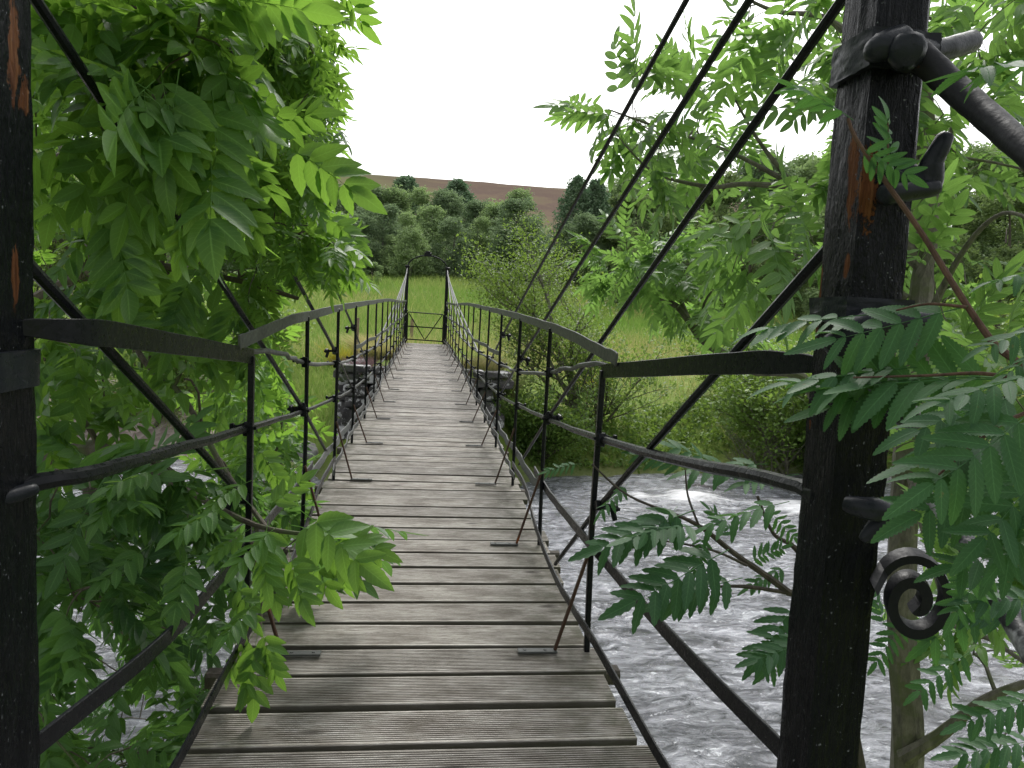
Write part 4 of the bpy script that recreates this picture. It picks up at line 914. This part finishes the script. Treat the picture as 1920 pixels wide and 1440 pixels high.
# ------------------------------------------------------------------ the birch wood
def crownmesh(kind, seed, mat):
    rg = np.random.default_rng(seed); pts = []; tn = []
    n = {'birch': 2300, 'round': 2600, 'spruce': 2300}[kind]
    if kind == 'spruce':
        while len(pts) < n:
            z = rg.uniform(.08, 1); r = .3*(1-z)**.7+.02; a = rg.uniform(0, 2*pi); k = int(z*16); rr = r*(.55+.45*rg.random())*(1+.25*sin(a*5+k*2)); pts.append((cos(a)*rr, sin(a)*rr, z-.04*rr)); tn.append(rg.uniform(0, .8))
    else:
        lob = []; nl = 34 if kind != 'round' else 22
        for k in range(nl):
            z = rg.uniform(.04, .96) if k > 2 else .93; R_ = .27*min(1, (z+.12)*4)*(1.02-z)**.6*1.3 if kind != 'round' else .36*np.sqrt(max(.03, 1-((z-.42)/.6)**2)); a = rg.uniform(0, 2*pi); rr = R_*rg.uniform(.35, 1.)
            lob.append((cos(a)*rr, sin(a)*rr, z, rg.uniform(.07, .13)*(1.15-z*.5), rg.uniform(0, .55)))
        while len(pts) < n:
            x, y, z, s, t = lob[rg.integers(len(lob))]; v = rg.normal(size=3); v /= np.linalg.norm(v); v *= s*rg.uniform(.55, 1.12)
            if kind != 'round': v[2] *= 1.5
            pts.append((x+v[0], y+v[1], z+v[2])); tn.append(np.clip(t+rg.uniform(0, .45), 0, 1))
    pts = np.array(pts); m = len(pts); ax = rg.normal(size=(m, 3))*.6+np.array([0, 0, -.5 if kind == 'birch' else .1])
    V, Q, LF, T = instance(T_clump, pts, frames(ax, rg.normal(size=(m, 3))+[0, 0, .6]), rg.uniform(.022, .045, m), np.array(tn))
    me = arr_mesh('crown', V, Q, M[mat], T, LF)
    mb = MB(); r_ = random.Random(seed)
    mb.tube(smoothpts([(0, 0, -.02), (r_.uniform(-.02, .02), 0, .3), (r_.uniform(-.03, .03), 0, .6), (0, 0, .88)], 4), [.016*(1-.065*i) for i in range(13)], 6)
    for k in range(9):
        z = r_.uniform(.15, .75); a = r_.uniform(0, 2*pi); L = .2*(1.1-z); mb.tube([(0, 0, z), (cos(a)*L*.5, sin(a)*L*.5, z+.07), (cos(a)*L, sin(a)*L, z+.12)], [.006, .004, .002], 5)
    tm = bpy.data.meshes.new('trunk'); tm.from_pydata(mb.v, [], mb.f); tm.materials.append(M['bark_birch'] if kind == 'birch' else M['bark']); return me, tm
KB = [crownmesh('birch', 200+k, 'birch' if k % 2 else 'birch_b') for k in range(5)]; KR = [crownmesh('round', 300+k, 'willow' if k else 'birch') for k in range(3)]; KS = [crownmesh('spruce', 400+k, 'spruce') for k in range(2)]
def plant(px, topy, Y, kind, name, label, group=None, wid=1.):
    b = onground(px, Y); r = Fw+Rt*(px-960)/F+Up*(720-topy)/F; t = Y/r[1]; h = CAM[2]+r[2]*t-b[2]
    root = empty(name, label, 'tree', b, group); me, tm = random.choice({'b': KB, 'r': KR, 's': KS}[kind])
    for nm, m_ in (('trunk', tm), ('crown', me)):
        o = link(nm, m_, root); o.scale = (h*wid, h*wid, h); o.rotation_euler = (0, 0, random.uniform(0, 6.28))
front = 'birches along the meadow edge'; back = 'birches at the back of the wood'; rightg = 'trees massed beyond the meadow on the right'
lf_ = 'pale green birch in the wood along the far edge of the meadow'; lb_ = 'grey green birch standing behind the front row of the wood'
FR = ['pale green birch in the front row of the wood along the far edge of the meadow']
for px, ty in ((585, 425), (625, 395), (668, 410), (715, 400), (760, 420), (800, 400), (845, 410), (885, 415), (925, 395), (965, 385), (1005, 440), (1045, 430), (1090, 420), (1140, 415), (1195, 395), (648, 450), (740, 450), (862, 450), (945, 440)):
    plant(px+random.uniform(-8, 8), ty-8+random.uniform(-12, 12), random.uniform(60, 66), 'b', 'birch_tree', lf_, front, random.uniform(1.3, 1.7))
for px, ty in ((560, 380), (610, 368), (650, 372), (695, 368), (735, 372), (790, 362), (830, 365), (880, 388), (915, 390), (950, 376), (1160, 345), (1110, 360)):
    plant(px+random.uniform(-6, 6), ty-10+random.uniform(-9, 9), random.uniform(70, 78), 'b', 'birch_tree', lb_, back, random.uniform(1.3, 1.7))
plant(752, 332, 82, 's', 'pine_tree', 'dark evergreen poking above the birch wood left of the far arch', None, 1.6)
plant(848, 338, 84, 's', 'pine_tree', 'dark evergreen above the birches just right of the far arch', None, 1.6)
plant(1068, 332, 66, 's', 'dark_conifer', 'tall dark feathery tree at the left end of the right hand wood', None, 1.1)  # this tree and the next are conifer cones with spruce needles
plant(1105, 338, 67, 's', 'dark_conifer', 'dark feathery tree crossed by the first stay rod on the skyline', None, 1.2)
plant(1215, 292, 60, 'b', 'birch_tree', 'tallest birch on the skyline between the second and third stay rods', None, 1.1)
plant(1300, 285, 60, 'b', 'birch_tree', 'tall birch on the skyline right of the third stay rod', None, 1.2)
for px, ty in ((1250, 330), (1340, 330), (1180, 360), (1400, 300), (1470, 310), (1540, 300), (1620, 290), (1700, 300), (1780, 280), (1860, 270), (1940, 260)):
    plant(px, ty+random.uniform(-10, 10), random.uniform(48, 58), random.choice('rb'), 'broadleaf_tree', 'green tree in the mass behind the right hand meadow', rightg, random.uniform(1.2, 1.6))
for px, ty in ((1190, 430), (1260, 400), (1330, 395), (1400, 400), (1480, 390), (1570, 380), (1660, 390), (1760, 380), (1870, 370)):
    plant(px, ty+random.uniform(-15, 15), random.uniform(36, 44), 'r', 'willow_tree', 'dark rounded willow at the meadow edge on the right', 'rounded willows in front of the right hand wood', random.uniform(1.2, 1.5))
for px, ty in ((60, 250), (150, 300), (230, 280), (320, 330), (400, 350), (460, 360), (520, 390)):
    plant(px, ty, random.uniform(42, 60), random.choice('rb'), 'broadleaf_tree', 'tree beyond the meadow glimpsed through the big ash', 'trees beyond the left meadow', random.uniform(1.2, 1.5))
plant(695, 492, 52, 'r', 'willow_bush', 'small pale round bush in front of the wood left of the far arch', None, 1.6)

# ------------------------------------------------------------------ grass
def blades(n, pos, hgt, wid, tints, name, mat, label=None, root=None, lean=.35):
    a = RN.uniform(0, 2*pi, n); l = RN.normal(size=(n, 2))*lean; c, s = np.cos(a)*wid/2, np.sin(a)*wid/2
    top = pos+np.stack([l[:, 0]*hgt, l[:, 1]*hgt, hgt], 1); mid = pos+np.stack([l[:, 0]*hgt*.3, l[:, 1]*hgt*.3, hgt*.55], 1); z = np.zeros(n); wv = np.stack([c, s, z], 1)
    V = np.stack([pos-wv, pos+wv, mid+wv*.8, mid-wv*.8, top+wv*.12, top-wv*.12], 1).reshape(-1, 3); b = np.arange(n)[:, None]*6
    Q = np.concatenate([b+np.array([[0, 1, 2, 3]]), b+np.array([[3, 2, 4, 5]])]); 
    if root is not None: V = V-np.array(root)
    o = link(name, arr_mesh(name, V, Q, mat, np.repeat(tints, 6)))
    if root is not None: o.location = root
    return o
def field(n, Y0, Y1, hm, wm, pw=1.6, pxr=(480, 2000)):
    u = RN.uniform(0, 1, n); Y = Y0*(Y1/Y0)**(u**(1/pw)) ; px = RN.uniform(pxr[0], pxr[1], n)
    rx = Fw[0]+Rt[0]*(px-960)/F+Up[0]*120/F; ry = Fw[1]+Rt[1]*(px-960)/F+Up[1]*120/F; X = CAM[0]+rx*Y/ry; Z = gz(X, Y)
    k = (Z > -1.62)&~((np.abs(X) < 1.4)&(Y < 17.2)); X, Y, Z = X[k], Y[k], Z[k]; n = len(X); pat = wn(X, Y, 31, 3, .5); pat2 = wn(X, Y, 32, 4, .25)
    h = hm*RN.uniform(.5, 1.2, n)*(1+.35*pat); w_ = wm*(.5+Y/25.)*RN.uniform(.7, 1.3, n); t = np.clip(.3+.3*pat2+RN.normal(size=n)*.2, 0, 1)
    return n, np.stack([X, Y, Z-.02], 1), h, w_, t
n, P, h, w_, t = field(120000, 13.6, 66, .30, .012)
h = h*np.clip((P[:, 1]-11)/9, .25, 1.6)
dry = (wn(P[:, 0], P[:, 1], 40, 3, .3)+np.exp(-((P[:, 1]-20)/4)**2)*1.1+np.exp(-((P[:, 1]-33)/5)**2)*.5+RN.normal(size=n)*.3) > .78
k = ~dry; tag(blades(int(k.sum()), P[k], h[k], w_[k], t[k], 'meadow_grass', M['grass']), 'long green grass covering the meadow and far bank', 'grass', kind='stuff')
tag(blades(int(dry.sum()), P[dry], h[dry]*1.15, w_[dry], t[dry], 'dry_grass', M['grass_tan']), 'tan dry grass mixed through the meadow', 'grass', kind='stuff')
n, P, h, w_, t = field(30000, 13.3, 22, .22, .012, 1.2, (-100, 700))
tag(blades(n, P, h, w_, t, 'bank_grass', M['grass']), 'green grass on the left bank under the ash', 'grass', kind='stuff')
# ground plants on the right bank edge: low weeds
u = RN.uniform(0, 1, (5200, 2)); u = u[(wn(u[:, 0]*15, u[:, 1]*5, 77, 3, .8) > .08) | (u[:, 1] < .1)]; X = 1.6+u[:, 0]*15; Y = 13.4+u[:, 1]**1.5*4.5-.35*np.sin(X*.35+1); Z = gz(X, Y); k = Z > -1.85; X, Y, Z = X[k], Y[k], Z[k]; n = len(X)
V, Q, LF, T = instance(T_clump, np.stack([X, Y, Z+RN.uniform(.0, .3, n)*(.5+.6*np.abs(wn(X, Y, 51, 3, 1.)))], 1), frames(rsph(n), rsph(n)+[0, 0, 1.2]), RN.uniform(.09, .2, n), np.clip(.35+.35*wn(X, Y, 52, 3, 1.3)+RN.normal(size=n)*.15, 0, 1))
tag(link('bank_weeds', arr_mesh('bank_weeds', V, Q, M['shrub'], T, LF)), 'low leafy weeds covering the far bank above the water', 'weeds', kind='stuff')
# tussocks
def tussock(px, Y, R_, n, label, name='grass_tussock', mat='tussock', hh=.6, cat='grass tussock', dz=0, group=None, X=None):
    b = onground(px, Y) if X is None else (X, Y, float(gz(X, Y))-.03); b = (b[0], b[1], b[2]+dz)
    a = RN.uniform(0, 2*pi, n); r = R_*np.sqrt(RN.uniform(0, 1, n))*.55; P = np.array(b)+np.stack([np.cos(a)*r, np.sin(a)*r, np.zeros(n)], 1)
    h = hh*RN.uniform(.5, 1., n); V0 = np.stack([np.cos(a), np.sin(a), np.zeros(n)], 1)
    o = blades(n, P, h, np.full(n, .014), RN.uniform(0, 1, n), name, M[mat], root=b, lean=.75); tag(o, label, cat, group); return o
tussock(205, 15.6, .9, 2600, 'large rounded rushy tussock at the edge of the gravel beach on the left', hh=.75)
tussock(330, 16.2, .6, 1200, 'smaller grass tussock right of the large one on the gravel beach', hh=.55)
tussock(690, 20, .7, 1400, 'heap of tan grass beside the wooden stake left of the bridge', mat='grass_tan', hh=.6)
tussock(0, 13.6, .55, 480, 'clump of purple heather on top of the stone pier', 'heather_clump', 'heather', .28, 'heather', .05, X=-1.15)
tussock(0, 14.8, .5, 480, 'second purple heather patch along the pier closer to the gate', 'heather_clump', 'heather', .25, 'heather', .05, X=-1.2)
tussock(0, 15.6, .6, 1200, 'dry grass growing on the stone pier beside the left railing', 'grass_tussock', 'grass_tan', .4, 'grass tussock', .02, X=-1.0)
tussock(0, 14.2, .7, 1500, 'green and tan grass on the right side of the stone pier', 'grass_tussock', 'grass_tan', .4, 'grass tussock', .02, X=1.15)
tussock(0, 13., .6, 1200, 'dark overhanging grass where the pier meets the right bank', 'grass_tussock', 'tussock', .5, 'grass tussock', .3, X=1.35)
tussock(640, 19, .5, 400, 'yellow flowering weeds left of the bridge in the dry grass', 'yellow_flowers', 'yellow', .7, 'flowers')
tussock(1120, 17.5, .6, 350, 'yellow flowering weeds on the meadow behind the sparse alder', 'yellow_flowers', 'yellow', .6, 'flowers')
# stakes
def stake(px, Y, h, r, label):
    b = onground(px, Y); mb = MB(); mb.bar([(b[0], b[1], b[2]-.1), (b[0]+.02, b[1], b[2]+h)], r*2, r*2, upv=(1, 0, 0)); o = mb.build('wooden_stake', M['post'], origin=b); tag(o, label, 'post')
stake(668, 15.5, 1.25, .045, 'plain wooden stake standing beside the left of the stone pier')
stake(772, 22, .9, .05, 'short wooden marker post seen through the far gate')
# rocks
def rock(px, Y, s, label, name='boulder', dz=0, X=None, mat='rock'):
    b = onground(px, Y) if X is None else (X, Y, float(gz(X, Y))); rg = random.Random(int(px+Y*7)); mb = MB(); rings = []; ph = [rg.uniform(0, 6) for _ in range(9)]
    for i in range(1, 10):
        th = pi*i/10; rings.append([(s[0]*sin(th)*cos(a)*(1+.14*sin(2*a+ph[0]+i*.5)+.1*sin(5*a+ph[i % 9])), s[1]*sin(th)*sin(a)*(1+.12*sin(3*a+ph[2]+i)), s[2]*cos(th)*(1+.1*sin(a*2+ph[4]))) for a in [2*pi*j/18 for j in range(18)]])
    mb.grid(rings); o = mb.build(name, M[mat]); o.location = (b[0], b[1], b[2]+dz); tag(o, label, 'rock')
rock(568, 12.6, (.3, .25, .2), 'pale boulder on the left bank beyond the railing', dz=.75)
rock(1235, 12.2, (.22, .2, .12), 'dark wet rock breaking the rapids near the far bank', dz=.42, mat='stone')
rock(1345, 12.4, (.4, .25, .2), 'low dark rock in the water below the stick tangle', dz=.45, mat='stone')
rock(90, 12.3, (.5, .3, .28), 'dark boulder at the water edge left behind the ash leaves', dz=.5, mat='stone')
